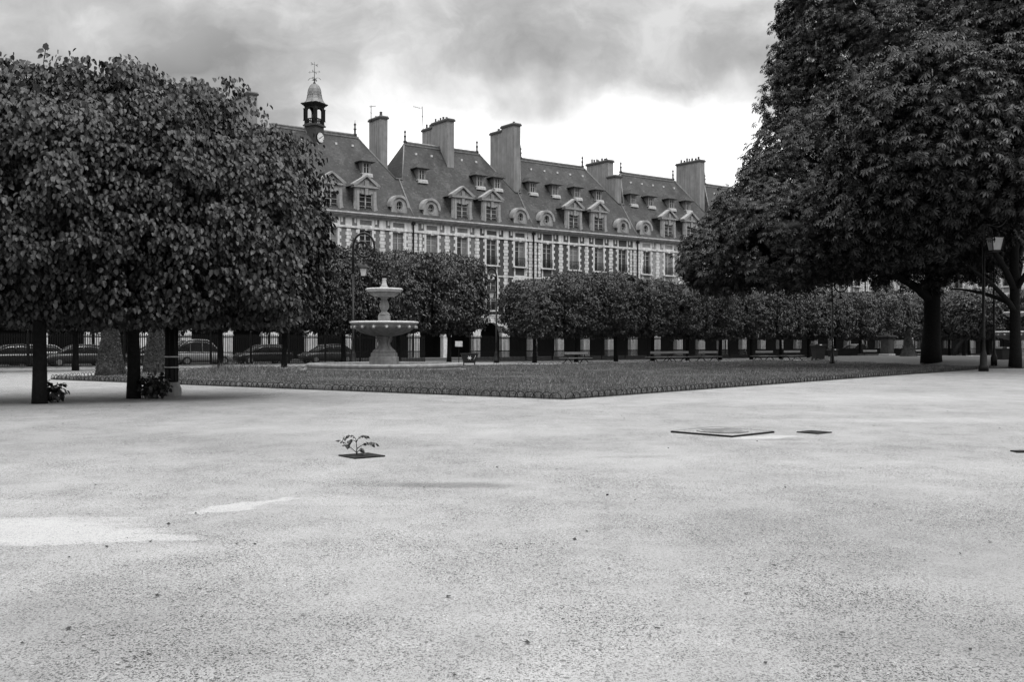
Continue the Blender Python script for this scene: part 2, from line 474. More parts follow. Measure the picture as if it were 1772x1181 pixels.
# litter: specks, twigs and fallen leaf bits on the gravel
def litter():
    n = 4500
    Y = 4.6*np.exp(rng.uniform(0, 1.75, n)); k = rng.uniform(-.53, .53, n)
    pos = np.stack([k*Y, Y, np.full(n, .008)], 1)
    tv = np.array([(-.5, -.4, 0), (.45, -.5, .15), (.6, .4, 0), (-.4, .5, .2)]); tf = np.array([[0, 1, 2, 3]])
    a = rng.uniform(0, 6.28, n); tip = np.stack([np.cos(a), np.sin(a), rng.normal(0, .2, n)], 1)
    up = np.stack([rng.normal(0, .3, n), rng.normal(0, .3, n), np.ones(n)], 1)
    v, f = scatter(tv, tf, pos, tip, up, rng.uniform(.003, .009, n)*(1+2.4*(rng.uniform(0, 1, n) > .965)))
    o = link('litter', np_mesh('litter', v, f, ['litter']))
    tag(o, 'small dark leaf bits and specks scattered over the pale gravel', 'litter', None, 'stuff')
litter()

# ------------------------------------------------------------------ pavilions
EAVE = 14.5
def arc(cx, cz, r, a0, a1, n, rz=None):
    rz = rz or r
    return [(cx+r*math.cos(a0+(a1-a0)*i/n), cz+rz*math.sin(a0+(a1-a0)*i/n)) for i in range(n+1)]

def window_meshes():
    d = {}
    for tall, h in (('upper', 2.8), ('lower', 3.4)):
        w = 1.36
        fr = MB()
        fr.box(-w/2, -w/2+.07, .16, .24, 0, h); fr.box(w/2-.07, w/2, .16, .24, 0, h)
        fr.box(-w/2, w/2, .165, .235, h-.08, h); fr.box(-w/2, w/2, .165, .235, 0, .1)
        fr.box(-.06, .06, .15, .23, .1, h-.08)
        for z in ((.62, .80) if tall == 'upper' else (.3, .55, .8)):
            fr.box(-w/2+.07, w/2-.07, .175, .225, h*z-.02, h*z+.02)
        fr.box(-w/2+.07, w/2-.07, .17, .23, h*.36-.02, h*.36+.02)
        pn = MB(); pn.box(-w/2, w/2, .2, .21, 0, h)
        cu = MB(); cu.box(-w/2+.08, -.1, .192, .197, .1, h-.1); cu.box(.12, w/2-.08, .192, .197, .1, h-.1)
        cu2 = MB(); cu2.box(.07, w/2-.06, .192, .197, .1, h-.1)
        d[tall] = (fr.mesh('window_frame', 'wood_white'), pn.mesh('pane', 'glass'), cu.mesh('curtain', 'curtain'), cu2.mesh('curtain', 'curtain'))
    bl = MB()
    bl.box(-.72, .72, -.14, -.11, .95, .99); bl.box(-.72, .72, -.14, -.11, .08, .11); bl.box(-.72, .72, -.135, -.115, .62, .64)
    for i in range(13): x = -.7+1.4*i/12; bl.box(x-.012, x+.012, -.133, -.117, .1, .96)
    for i in range(6):
        x = -.58+1.16*i/5; bl.tube([(x+.09*math.cos(a), -.125, .36+.2*math.sin(a)) for a in [k*math.pi/4 for k in range(8)]], .011, 4, closed=True)
    d['balcony'] = bl.mesh('balcony_rail', 'iron')
    return d
WM = window_meshes()

def dormer_meshes():
    d = {}
    # pedimented stone dormer, origin at eave, front at y=0
    b = MB()
    b.box(-1.18, -.74, -.02, .35, 0, 2.5); b.box(.74, 1.18, -.02, .35, 0, 2.5)
    b.box(-1.02, -.82, -.08, -.02, .25, 2.2); b.box(.82, 1.02, -.08, -.02, .25, 2.2)
    b.prism([(-1.5, 0), (-1.18, 0), (-1.18, 1.3), (-1.3, .55)], .02, .3); b.prism([(1.18, 0), (1.5, 0), (1.3, .55), (1.18, 1.3)], .02, .3)
    b.box(-.74, .74, -.01, .34, 1.95, 2.5); b.box(-.74, .74, -.04, .34, 0, .18)
    b.prism([(-.5, 1.86), (-.25, 1.86), (-.32, 2.35), (-.6, 2.35)], -.06, -.01); b.prism([(.25, 1.86), (.5, 1.86), (.6, 2.35), (.32, 2.35)], -.06, -.01)
    b.box(-1.42, 1.42, -.22, .5, 2.5, 2.68)
    b.prism([(-.16, 1.8), (.16, 1.8), (.2, 3.2), (-.2, 3.2)], -.16, -.012)
    # pediment: tympanum and raking cornice
    b.prism([(-1.25, 2.68), (1.25, 2.68), (0, 3.45)], -.02, .4)
    for sx in (-1, 1):
        p = [(sx*1.5, 2.68), (sx*1.5, 2.84), (0, 3.80), (0, 3.60), (sx*1.18, 2.68)]
        if sx > 0: p = p[::-1]
        b.prism(p[::-1], -.24, .5)
    rf = MB()
    rf.prism([(-1.38, 2.7), (1.38, 2.7), (0, 3.62)], .5, 3.4)
    rf.box(-1.1, 1.1, .35, 3.0, 0, 2.69)
    wf = MB()
    wf.box(-.74, -.66, .12, .2, .18, 1.95); wf.box(.66, .74, .12, .2, .18, 1.95); wf.box(-.66, .66, .12, .2, 1.87, 1.95); wf.box(-.66, .66, .12, .2, .18, .27)
    wf.box(-.06, .06, .11, .19, .27, 1.87)
    for z in (.7, 1.15, 1.6): wf.box(-.66, .66, .13, .18, z-.02, z+.02)
    for i in range(7): x = -.6+1.2*i/6; wf.box(x-.011, x+.011, -.01, .01, .2, .75, 1)
    wf.box(-.66, .66, -.012, .012, .75, .78, 1)
    pn = MB(); pn.box(-.74, .74, .15, .16, .18, 1.95)
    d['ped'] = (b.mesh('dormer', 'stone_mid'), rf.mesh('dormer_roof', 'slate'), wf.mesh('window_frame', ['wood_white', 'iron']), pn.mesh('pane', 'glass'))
    # round-window dormer
    b = MB(); n = 20
    ow, cz, r = .92, .98, .92
    outer = [(ow, 0)]+arc(0, cz, r, 0, math.pi, n)+[(-ow, 0)]
    m = len(outer)
    inner = []
    for (x, z) in outer:
        a = math.atan2((z-1.0), x); inner.append((.36*math.cos(a), 1.0+.48*math.sin(a)))
    v = [(x, 0, z) for x, z in outer]+[(x, 0, z) for x, z in inner]+[(x, .3, z) for x, z in inner]+[(x, .6, z) for x, z in outer]
    f = [(i, i+m, (i+1) % m+m, (i+1) % m) for i in range(m)]+[(i+m, i+2*m, (i+1) % m+2*m, (i+1) % m+m) for i in range(m)]
    f += [(i, (i+1) % m, (i+1) % m+3*m, i+3*m) for i in range(m)]
    b.add(v, [t[::-1] for t in f])
    o1 = arc(0, cz, r+.2, 0, math.pi, n); i1 = arc(0, cz, r-.06, math.pi, 0, n)
    for k in range(n):
        b.prism([i1[n-k], o1[k], o1[k+1], i1[n-k-1]], -.14, .65)
    ring_o = arc(0, 1.0, .47, 0, 2*math.pi, 24, .59); ring_i = arc(0, 1.0, .37, 0, 2*math.pi, 24, .49)
    for k in range(24): b.prism([ring_i[k], ring_o[k], ring_o[k+1], ring_i[k+1]], -.05, .02)
    b.box(-1.14, -.88, -.12, .6, .86, 1.0); b.box(.88, 1.14, -.12, .6, .86, 1.0)
    b.box(-1.0, 1.0, -.06, .5, 0, .14)
    rf = MB()
    vv = [(x, y, z) for y in (.65, 2.6) for x, z in ([(ow+.12, .2)]+arc(0, cz, r+.14, 0, math.pi, 14)+[(-ow-.12, .2)])]
    mm = len(vv)//2
    rf.add(vv, [(i, i+1, i+1+mm, i+mm) for i in range(mm-1)]+[tuple(range(mm))], 0, True)
    wf = MB(); wf.box(-.02, .02, .2, .24, .52, 1.48); wf.box(-.36, .36, .2, .24, .98, 1.02)
    wf.tube([(.33*math.cos(a), .22, 1+.45*math.sin(a)) for a in [k*math.pi/8 for k in range(16)]], .03, 5, closed=True)
    pn = MB(); pn.box(-.4, .4, .26, .27, .48, 1.52)
    d['oeil'] = (b.mesh('round_dormer', 'stone_mid'), rf.mesh('dormer_roof', 'slate'), wf.mesh('window_frame', 'wood_white'), pn.mesh('pane', 'glass'))
    # small attic dormer, origin at front foot
    b = MB()
    b.box(-.52, -.36, -.02, .12, .1, 1.25); b.box(.36, .52, -.02, .12, .1, 1.25); b.box(-.36, .36, -.02, .12, 1.1, 1.25); b.box(-.36, .36, -.02, .12, .1, .16)
    b.box(-.52, .52, .12, 1.6, .0, 1.24)
    rf = MB()
    rf.add([(-.86, -.34, 1.25), (.86, -.34, 1.25), (.86, 1.8, 1.25), (-.86, 1.8, 1.25), (-.86, -.34, 1.33), (.86, -.34, 1.33), (.86, 1.8, 1.33), (-.86, 1.8, 1.33), (-.12, .22, 1.98), (.12, .22, 1.98), (.12, 1.8, 1.98), (-.12, 1.8, 1.98)],
           [(0, 3, 2, 1), (0, 1, 5, 4), (1, 2, 6, 5), (3, 0, 4, 7), (4, 5, 9, 8), (5, 6, 10, 9), (7, 4, 8, 11), (8, 9, 10, 11)])
    sl = MB(); sl.box(-.62, .62, -.22, .2, -.02, .09); sl.prism([(-.6, -.3), (.6, -.3), (.55, -.02), (-.55, -.02)], -.34, -.1)
    wf = MB(); wf.box(-.36, -.28, .02, .07, .16, 1.1); wf.box(.28, .36, .02, .07, .16, 1.1); wf.box(-.04, .04, .02, .07, .16, 1.1); wf.box(-.28, .28, .03, .06, .72, .75)
    pn = MB(); pn.box(-.36, .36, .08, .09, .16, 1.1)
    d['attic'] = (b.mesh('attic_dormer', 'lead'), rf.mesh('dormer_roof', 'slate'), sl.mesh('sill', 'zinc'), wf.mesh('window_frame', 'wood_white'), pn.mesh('pane', 'glass'))
    return d
DM = dormer_meshes()

def front_y(z):   # roof plane depth for a height
    return .5+(z-15.6)/1.436 if z > 15.6 else -.35+(z-14.5)/1.1*.85
def roof_mesh(L, ra, rb, top=23.5, sadL=18.8, sadR=18.8):
    m = MB(); D = 12.0
    yT = 6.0
    def fy(z): return .5+(z-15.6)/((top-15.6)/5.5)
    yl, yr = fy(sadL), fy(sadR)
    front = [(0, -.35, 14.5), (L, -.35, 14.5), (L, .5, 15.6), (0, .5, 15.6)]
    back = [(x, D-y, z) for x, y, z in front]
    m.add(front, [(0, 1, 2, 3)]); m.add(back, [(3, 2, 1, 0)])
    fp = [(0, .5, 15.6), (L, .5, 15.6), (L, yr, sadR), (L-.4, yr, sadR), (L-rb, yT, top), (ra, yT, top), (.4, yl, sadL), (0, yl, sadL)]
    m.add(fp, [tuple(range(8))]); m.add([(x, D-y, z) for x, y, z in fp], [tuple(range(7, -1, -1))])
    m.add([(.4, yl, sadL), (ra, yT, top), (.4, D-yl, sadL)], [(0, 1, 2)])
    m.add([(L-.4, yr, sadR), (L-.4, D-yr, sadR), (L-rb, yT, top)], [(0, 1, 2)])
    m.add([(0, yl, sadL), (.4, yl, sadL), (.4, D-yl, sadL), (0, D-yl, sadL)], [(0, 1, 2, 3)])
    m.add([(L, yr, sadR), (L, D-yr, sadR), (L-.4, D-yr, sadR), (L-.4, yr, sadR)], [(0, 1, 2, 3)])
    for x in (0, L):
        ys, sd = (yl, sadL) if x == 0 else (yr, sadR)
        m.add([(x, -.35, 14.5), (x, .5, 15.6), (x, ys, sd), (x, D-ys, sd), (x, D-.5, 15.6), (x, D+.35, 14.5)], [tuple(range(6))])
    return m

def pavilion(label, s0, L, cents, ra=2.8, rb=3.0, bricks=('brick',), split=None, attic=(), chims=(), finials=(1, 1), pale=False, orient=None, panel=False, balc=True):
    root = thing('pavilion', label, 'building', P0+U*s0, FA, 'brick and stone pavilions around the square')
    if orient: root.location, root.rotation_euler.z = orient
    mats = list(bricks)+['interior', 'stone']
    nb = len(bricks)
    # --- wall with real openings
    w = MB(); xs = {0.0, L}; ops = []
    for c in cents:
        xs |= {c-.68, c+.68}; ops.append((c-.68, c+.68, 5.2, 8.6)); ops.append((c-.68, c+.68, 10.1, 12.9))
    if split: xs.add(split)
    xs = sorted(xs); zs = [4.4, 5.2, 8.6, 10.1, 12.9, 14.2]
    def is_open(x, z): return any(a < x < b and c < z < d for a, b, c, d in ops)
    for i in range(len(xs)-1):
        for j in range(len(zs)-1):
            xm = (xs[i]+xs[i+1])/2; zm = (zs[j]+zs[j+1])/2
            if not is_open(xm, zm):
                mi = 1 if (split and xm > split) else 0
                w.add([(xs[i], 0, zs[j]), (xs[i+1], 0, zs[j]), (xs[i+1], 0, zs[j+1]), (xs[i], 0, zs[j+1])], [(0, 1, 2, 3)], mi)
    for a, b, c, d in ops:
        w.add([(a, 0, c), (b, 0, c), (b, 0, d), (a, 0, d), (a, .5, c), (b, .5, c), (b, .5, d), (a, .5, d)],
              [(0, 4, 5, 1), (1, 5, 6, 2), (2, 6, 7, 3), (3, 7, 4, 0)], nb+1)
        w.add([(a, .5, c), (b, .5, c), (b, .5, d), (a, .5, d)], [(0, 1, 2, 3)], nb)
    w.add([(0, 12, 0), (L, 12, 0), (L, 12, 14.4), (0, 12, 14.4)], [(3, 2, 1, 0)], 0)
    for x in (.003, L-.003): w.add([(x, 0, 4.4), (x, 12, 4.4), (x, 12, 14.4), (x, 0, 14.4)], [(0, 1, 2, 3)], 0)
    w.build('wall', mats, root)
    # --- arcade
    a = MB()
    bounds = [0]+[(cents[i]+cents[i+1])/2 for i in range(3)]+[L]
    for i in range(4):
        c = cents[i]; r = 1.46
        x0, x1 = bounds[i]+.003, bounds[i+1]-.003
        a.box(x0, c-r, 0, .6, .13, 2.3); a.box(c+r, x1, 0, .6, .13, 2.3)
        a.box(x0, c-r+.06, -.06, .66, 2.3, 2.45); a.box(c+r-.06, x1, -.06, .66, 2.3, 2.45)
        pts = arc(c, 2.45, r, math.pi, 0, 14)
        for k in range(14):
            (xa, za), (xb, zb) = pts[k], pts[k+1]
            a.add([(xa, 0, za), (xb, 0, zb), (xb, 0, 4.4), (xa, 0, 4.4), (xa, .6, za), (xb, .6, zb), (xb, .6, 4.4), (xa, .6, 4.4)],
                  [(0, 1, 2, 3), (0, 4, 5, 1), (7, 6, 5, 4)])
        a.box(x0, c-r, 0, .6, 2.45, 4.4); a.box(c+r, x1, 0, .6, 2.45, 4.4)
        a.prism([(c-.14, 3.86), (c+.14, 3.86), (c+.24, 4.35), (c-.24, 4.35)], -.1, 0)
    a.build('arcade', 'stone', root)
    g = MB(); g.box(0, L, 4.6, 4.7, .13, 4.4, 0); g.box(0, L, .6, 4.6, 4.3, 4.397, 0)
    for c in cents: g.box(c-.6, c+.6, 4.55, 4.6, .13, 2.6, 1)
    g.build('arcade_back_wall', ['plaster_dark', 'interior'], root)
    # --- stone dressings
    q = MB()
    def chain(xc, wide, narrow, z0, z1, y=-.045):
        z = z0; k = 0
        while z < z1-.1:
            hw = (wide if k % 2 else narrow)/2
            q.box(xc-hw, xc+hw, y, .1, z+.02, min(z+.35, z1)-.02); z += .35; k += 1
    for i in range(1, 4): chain(bounds[i], .68, .48, 4.9, 13.0)
    chain(.30, .58, .46, 4.9, 13.0); chain(L-.30, .58, .46, 4.9, 13.0)
    if L > 14:
        chain(.95, .38, .26, 4.9, 13.0); chain(L-.95, .38, .26, 4.9, 13.0)
    for c in cents:
        for z0, z1 in ((5.2, 8.6), (10.1, 12.9)):
            for sx in (-1, 1):
                x = c+sx*.80
                q.box(x-.12, x+.10, -.06, .3, z0-.05, z1+.28)
                z = z0; k = 0
                while z < z1+.1:
                    if k % 2: q.box(x+sx*.12-.001 if sx > 0 else x-.12-.17, x+.12+.17 if sx > 0 else x-.12+.001, -.04, .1, z+.01, z+.32)
                    z += .35; k += 1
            q.box(c-.68, c+.68, -.06, .3, z1, z1+.27 if z0 < 9 else 13.0)
            q.prism([(c-.12, z1-.05), (c+.12, z1-.05), (c+.2, z1+.26 if z0 < 9 else 12.99), (c-.2, z1+.26 if z0 < 9 else 12.99)], -.11, -.06)
            q.box(c-.98, c+.98, -.3, .2, z0-.13, z0-.001)
        # apron below the upper window and frieze panel above it
        for (za, zb) in ((9.02, 9.95),):
            q.box(c-.8, c-.62, -.035, .05, za, zb); q.box(c+.62, c+.8, -.035, .05, za, zb); q.box(c-.62, c+.62, -.035, .05, za, za+.13)
        e = .97 if panel else .86
        q.box(c-e, c-.66, -.05, .05, 13.22, 13.98); q.box(c+.66, c+e, -.05, .05, 13.22, 13.98)
        if panel:
            q.box(c-.66, c+.66, -.05, .05, 13.22, 13.36); q.box(c-.66, c+.66, -.05, .05, 13.84, 13.98)
    for b in bounds[1:4]: q.box(b-.36, b+.36, -.05, .05, 13.22, 13.98)
    for b in (.35, L-.35): q.box(b-.32, b+.32, -.05, .05, 13.22, 13.98)
    for i in range(1, 5):     # short blocks beside the frieze panels
        for x in (cents[i-1]-1.17, cents[i-1]+1.17): q.box(x-.1, x+.1, -.04, .05, 13.5, 13.98)
    q.box(0, L, -.13, .1, 13.0, 13.22); q.box(0, L, -.10, .1, 4.4, 4.62); q.box(0, L, -.16, .1, 4.62, 4.75)
    q.box(0, L, -.07, .06, 8.88, 9.02)
    q.build('stone_dressings', 'stone', root)
    co = MB()
    co.box(0, L, -.16, .1, 13.98, 14.10); co.box(0, L, -.26, .1, 14.10, 14.22); co.box(0, L, -.42, .1, 14.22, 14.36)
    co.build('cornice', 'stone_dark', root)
    gu = MB(); gu.box(.002, L-.002, -.56, -.30, 14.40, 14.53); gu.box(.002, L-.002, -.46, -.30, 14.36, 14.40)
    gu.build('gutter', 'zinc', root)
    # --- windows
    for i, c in enumerate(cents):
        for kind, z in (('upper', 10.1), ('lower', 5.2)):
            fr, pn, cu, cu2 = WM[kind]
            wo = link('window', fr, root, (c, 0, z))
            link('pane', pn, wo)
            if (i*7+int(L*3)+(kind == 'upper')*3+int(abs(s0))) % 3: link('curtain', (cu, cu2)[(i+int(abs(s0))) % 2], wo)
            if kind == 'upper' or balc: link('balcony_rail', WM['balcony'], root, (c, 0, z))
    # --- roof and dormers
    roof = roof_mesh(L, ra, rb).build('roof', 'slate', root)
    rl = MB(); rl.tube([(ra, 6, 23.52), (L-rb, 6, 23.52)], .16, 8)
    rl.tube([(.4, front_y(18.8), 18.83), (ra, 6, 23.52)], .07, 6); rl.tube([(L-.4, front_y(18.8), 18.83), (L-rb, 6, 23.52)], .07, 6)
    rl.box(ra-.2, L-rb+.2, 5.72, 5.86, 23.18, 23.36)
    rl.build('ridge_capping', 'lead', roof)
    for x, x0, x1 in ((.001, 0, .42), (L-.001, L-.42, L)):
        va = MB(); va.tube([(x, -.3, 14.6), (x, .52, 15.62), (x, front_y(18.8)-.02, 18.84)], .08, 6)
        va.box(x0, x1, 2.62, 3.6, 18.82, 18.95); va.build('valley_flashing', 'lead', roof)
    fm = MB(); fm.lathe([(.22, 0), (.22, .1), (.1, .2), (.1, .55), (.17, .65), (.08, .75), (.07, 1.0), (.12, 1.08), (.13, 1.16), (.03, 1.3), (.01, 1.6)], 10)
    fmesh = fm.mesh('finial', 'render_edge')
    if finials[0]: link('finial', fmesh, roof, (ra+.1, 6, 23.55))
    if finials[1]: link('finial', fmesh, roof, (L-rb-.1, 6, 23.55))
    vm = MB(); vm.box(-.12, .12, -.12, .2, 0, .22); vme = vm.mesh('roof_vent', 'zinc')
    for k in range(5): link('roof_vent', vme, roof, (ra+.9+k*(L-ra-rb-1.8)/4, front_y(22.2), 22.1))
    for i, c in enumerate(cents):
        if i in (1, 2):
            b, rf, wf, pn = DM['ped']; do = link('dormer', b, root, (c, -.05, 14.55)); link('dormer_roof', rf, do); link('window_frame', wf, do); link('pane', pn, do)
        else:
            b, rf, wf, pn = DM['oeil']; do = link('round_dormer', b, root, (c+(.1 if i else -.1), -.02, 14.6)); link('dormer_roof', rf, do); link('window_frame', wf, do); link('pane', pn, do)
    for x in attic:
        b, rf, sl, wf, pn = DM['attic']; z = 18.95
        do = link('attic_dormer', b, root, (x, front_y(z)-.05, z)); link('dormer_roof', rf, do); link('sill', sl, do); link('window_frame', wf, do); link('pane', pn, do)
    # --- chimneys: (x, width, [(d0,d1,ztop,zbot,dw)...], pots)
    for (x, wd, blocks, pots) in chims:
        ch = MB()
        for k, (d0, d1, zt, zb, dw) in enumerate(blocks):
            hw = wd/2+dw
            ch.box(x-hw, x+hw, d0, d1, zb, zt-.3, 0)
            ch.box(x-hw-.12, x+hw+.12, d0-.12-.003*k, d1+.12+.003*k, zt-.3+.002*k, zt-.12, 1)
            ch.box(x-hw-.05, x+hw+.05, d0-.05, d1+.05, zt-.12, zt+.002*k, 0)
            ch.box(x-hw-.02-.004*k, x+hw+.02+.004*k, d0+.9, d0+1.05, zb+.2, zt-.33, 0)
        co = ch.build('chimney', ['render', 'render_edge'], root)
        for (px, dd, hh, rr) in pots:
            p = MB(); zt = max(b_[2] for b_ in blocks if b_[0]-.2 <= dd <= b_[1]+.2)
            p.lathe([(rr*1.1, 0), (rr, .1), (rr*.85, hh*.8), (rr, hh*.85), (rr, hh), (rr*.7, hh)], 10)
            p.build('chimney_pot', 'terracotta', co, (x+px, dd, zt-.002))
    # --- drainpipe at the left edge
    dp = MB(); dp.tube([(0, -.16, 14.2), (0, -.2, 13.7), (0, -.2, .2)], .075, 8)
    for z in (4.9, 7.5, 10, 12.8): dp.tube([(0, -.2, z), (0, -.2, z+.1)], .1, 8)
    dp.box(-.16, .16, -.36, -.05, 13.75, 14.05)
    dp.build('drainpipe', 'iron', root)
    return root

def pots(d0, d1, n, hmax=.55):
    return [(rnd.uniform(-.12, .12), d0+(d1-d0)*(i+.5)/n, rnd.uniform(.22, hmax), rnd.uniform(.1, .16)) for i in range(n)]
std = [2.1, 5.95, 9.8, 13.6]
# visible pavilions, left to right
pv_a = pavilion('brick and stone pavilion carrying the clock turret on its slate ridge', -15.6, 15.6, [2.4, 6.4, 10.2, 13.95], 2.9, 3.3, ('brick_pale', 'brick_mid'), 3.8,
         attic=(3.4, 11.8), chims=((15.3, .85, ((5.3, 7.8, 25.9, 18.5, 0),), [(-.1, 5.8, .5, .16), (.1, 7.2, .3, .14)]),
                                    (-.2, .55, ((5.2, 5.7, 25.2, 18.5, 0),), [(0, 5.3, .3, .1), (0, 5.6, .3, .1)])), panel=True, finials=(0, 1))
pv_b = pavilion('slate roofed pavilion with a broad chimney rising through the middle of its ridge', 0, 15.65, [2.33, 6.15, 9.98, 13.83], 2.6, 3.3, ('brick_mid', 'brick'), 8.1,
         attic=(2.85, 10.4, 12.8), chims=((7.55, .85, ((4.3, 7.6, 26.5, 20, 0), (7.6, 9.7, 26.15, 20, -.06)), pots(4.8, 9.4, 8)),
                                     (15.9, .95, ((3.2, 5.6, 26.9, 18.5, 0), (5.6, 7.9, 26.5, 18.5, -.07)), [(0, 3.8, .25, .14), (.1, 6.9, .35, .16)])), panel=True)
pv_c = pavilion('dark brick pavilion with four small attic dormers in an even row', 15.65, 16.05, [2.1, 6.05, 9.9, 13.7], 2.8, 3.4, ('brick',),
         attic=(2.2, 5.55, 8.95, 12.4), chims=((15.9, .95, ((4.5, 8.5, 24.6, 18.5, 0), (3.1, 4.5, 22.5, 18.5, .05)), pots(4.9, 8.3, 7, .75)),))
pv_d = pavilion('paler brick pavilion at the right of the roofline beside the chestnut leaves', 31.7, 15.8, [1.6, 5.5, 9.5, 13.6], 2.9, 3.2, ('brick_pale',),
         attic=(2.1, 5.2, 8.9, 12.0), chims=((15.9, .95, ((3.9, 8.2, 26.3, 18.5, 0),), pots(4.3, 8, 7, .7)),), panel=True)
# the rest of the row, mostly behind trees
txt = ['second pavilion from the far left, only arches showing under the limes',
       'pavilion at the far left end of the row, behind parked cars',
       'pavilion directly right of the pale one, hidden behind the chestnut crown',
       'pavilion behind the middle of the chestnut crown, its arches behind the fence',
       'corner pavilion behind the chestnut trunk']
for lab, s0, brk in zip(txt, (-31.2, -46.8, 47.5, 63.1, 78.7), ('brick_mid', 'brick_pale', 'brick', 'brick_mid', 'brick_pale')):
    pavilion(lab, s0, 15.6, std, 2.8, 3.1, (brk,), attic=(3, 6.3, 9.5, 12.6) if s0 > 0 else (), chims=((15.6-.1, .95, ((3.6, 8, 25.8, 18.5, 0),), pots(4, 7.8, 4)),), balc=False)
# the side of the square that comes back towards the camera
cp = P0+U*94.4+N*.0
for k, lab in enumerate(('pale pavilion starting the side row right of the thick trunk', 'second pavilion of the side row at the right edge')):
    pavilion(lab, 0, 15.6, std, 2.8, 3.1, ('brick_pale',), attic=(3, 6.3, 9.5, 12.6), chims=((15.5, .95, ((3.6, 8, 25.8, 18.5, 0),), pots(4, 7.8, 4)),), balc=False,
             orient=(cp+N*(15.6*k), FA-math.pi/2))

# ------------------------------------------------------------------ clock turret (part of the first pavilion)
def turret():
    t = link('clock_turret', None, pv_a, (7.35, 5.6, 21.6), R(26.7))
    w = .83
    b = MB(); b.box(-w*.82, w*.82, -w*.82, w*.82, 0, 2.3); b.box(-w, w, -w, w, 2.3, 2.45); b.box(-w*.9, w*.9, -w*.9, w*.9, 2.45, 2.55)
    b.build('turret_base', 'render_edge', t)
    ar = MB()
    for sx in (-1, 1):
        for sy in (-1, 1):
            ar.box(min(sx*w*.62, sx*w*.86), max(sx*w*.62, sx*w*.86), min(sy*w*.62, sy*w*.86), max(sy*w*.62, sy*w*.86), 2.55, 4.5)
            ar.lathe([(.09, 0), (.05, .15), (.05, 1.2), (.1, 1.35)], 8, mx=Matrix.Translation((sx*w*.9, sy*w*.9, 2.9)))
    for k in range(4):
        mx = Matrix.Rotation(k*math.pi/2, 4, 'Z')
        r = w*.62; pts = arc(0, 3.95, r*.8, math.pi, 0, 10)
        full = [(-r, 3.95)]+pts+[(r, 3.95)]
        for i in range(10):
            (xa, za), (xb, zb) = pts[i], pts[i+1]
            ar.prism([(xa, za), (xb, zb), (xb, 4.55), (xa, 4.55)], -w*.84, -w*.66, mx=mx)
        ar.box(-r, -r*.8, -w*.84, -w*.66, 2.9, 4.55, mx=mx); ar.box(r*.8, r, -w*.84, -w*.66, 2.9, 4.55, mx=mx)
        ar.box(-w*.8, w*.8, -w*.86, -w*.74, 3.05, 3.15, mx=mx)
        for i in range(5): x = -.4+.2*i; ar.box(x-.035, x+.035, -w*.84, -w*.76, 2.6, 3.05, mx=mx)
    ar.box(-w*.95, w*.95, -w*.95, w*.95, 4.5, 4.62); ar.box(-w*1.08, w*1.08, -w*1.08, w*1.08, 4.62, 4.72); ar.box(-w*1.18, w*1.18, -w*1.18, w*1.18, 4.72, 4.84)
    ar.build('bell_arcade', 'iron', t)
    bl = MB(); bl.lathe([(.3, 3.15), (.27, 3.3), (.2, 3.6), (.08, 3.75), (.03, 3.9), (.03, 4.5)], 12)
    bl.build('bell', 'iron', t)
    d = MB()
    prof = [(1.12, 4.84), (.98, 4.95), (.82, 5.3), (.72, 5.72), (.74, 5.74), (.74, 5.8), (.7, 5.84), (.69, 6.1), (.62, 6.45), (.48, 6.75), (.28, 6.95), (.1, 7.05)]
    d.lathe(prof, 8, mx=Matrix.Rotation(math.pi/8, 4, 'Z'), smooth=False)
    for k in range(8):
        a = math.pi/8+k*math.pi/4; d.tube([(r*math.cos(a), r*math.sin(a), z) for r, z in prof], .035, 5)
    d.build('turret_dome', 'lead', t)
    v = MB(); v.tube([(0, 0, 7.0), (0, 0, 10.6)], [.05, .018], 6)
    v.lathe([(.03, 7.05), (.14, 7.15), (.14, 7.25), (.04, 7.35)], 8)
    for k in range(4):
        a = k*math.pi/2+.3; c, s_ = math.cos(a), math.sin(a)
        v.tube([(c*.05, s_*.05, 7.7), (c*.3, s_*.3, 8.0), (c*.55, s_*.55, 7.95), (c*.75, s_*.75, 7.65)], .03, 5)
        v.tube([(c*.05, s_*.05, 7.5), (c*.2, s_*.2, 7.7), (c*.3, s_*.3, 7.55)], .035, 5)
        v.tube([(0, 0, 8.95), (c*.6, s_*.6, 8.95)], .022, 5)
        v.tube([(c*.5, s_*.5, 8.78), (c*.68, s_*.68, 8.95), (c*.5, s_*.5, 9.12)], .02, 5)
    v.tube([(-.5, .1, 10.15), (.5, -.1, 10.15)], .022, 5)
    for sx in (-1, 1):
        for z in (-.22, 0, .22): v.tube([(sx*.2, -sx*.04, 10.15), (sx*.5, -sx*.1, 10.15+z)], .024, 5)
    v.v = [(x*.9, y*.9, 7+(z-7)*.68) for x, y, z in v.v]
    v.build('weather_vane', 'iron', t); t.scale = (1, 1, .93)
    ck = MB(); mx = Matrix.Translation((.02, -w*.82, 1.05)) @ Matrix.Rotation(math.pi/2, 4, 'X')
    ck.lathe([(.62, 0), (.62, .1), (.56, .1)], 28, 1, mx=mx, smooth=False)
    ck.lathe([(.54, .09), (.54, .108)], 28, 0, mx=mx, smooth=False)
    for k in range(12):
        m2 = mx @ Matrix.Rotation(k*math.pi/6, 4, 'Z'); ck.box(-.018, .018, .4, .5, .107, .114, 1, mx=m2)
    m2 = mx @ Matrix.Rotation(R(-57), 4, 'Z'); ck.box(-.022, .022, -.1, .46, .118, .126, 1, mx=m2)
    m2 = mx @ Matrix.Rotation(R(-235), 4, 'Z'); ck.box(-.03, .03, -.05, .32, .128, .136, 1, mx=m2)
    ck.build('clock_face', ['dial', 'iron'], t)
turret()
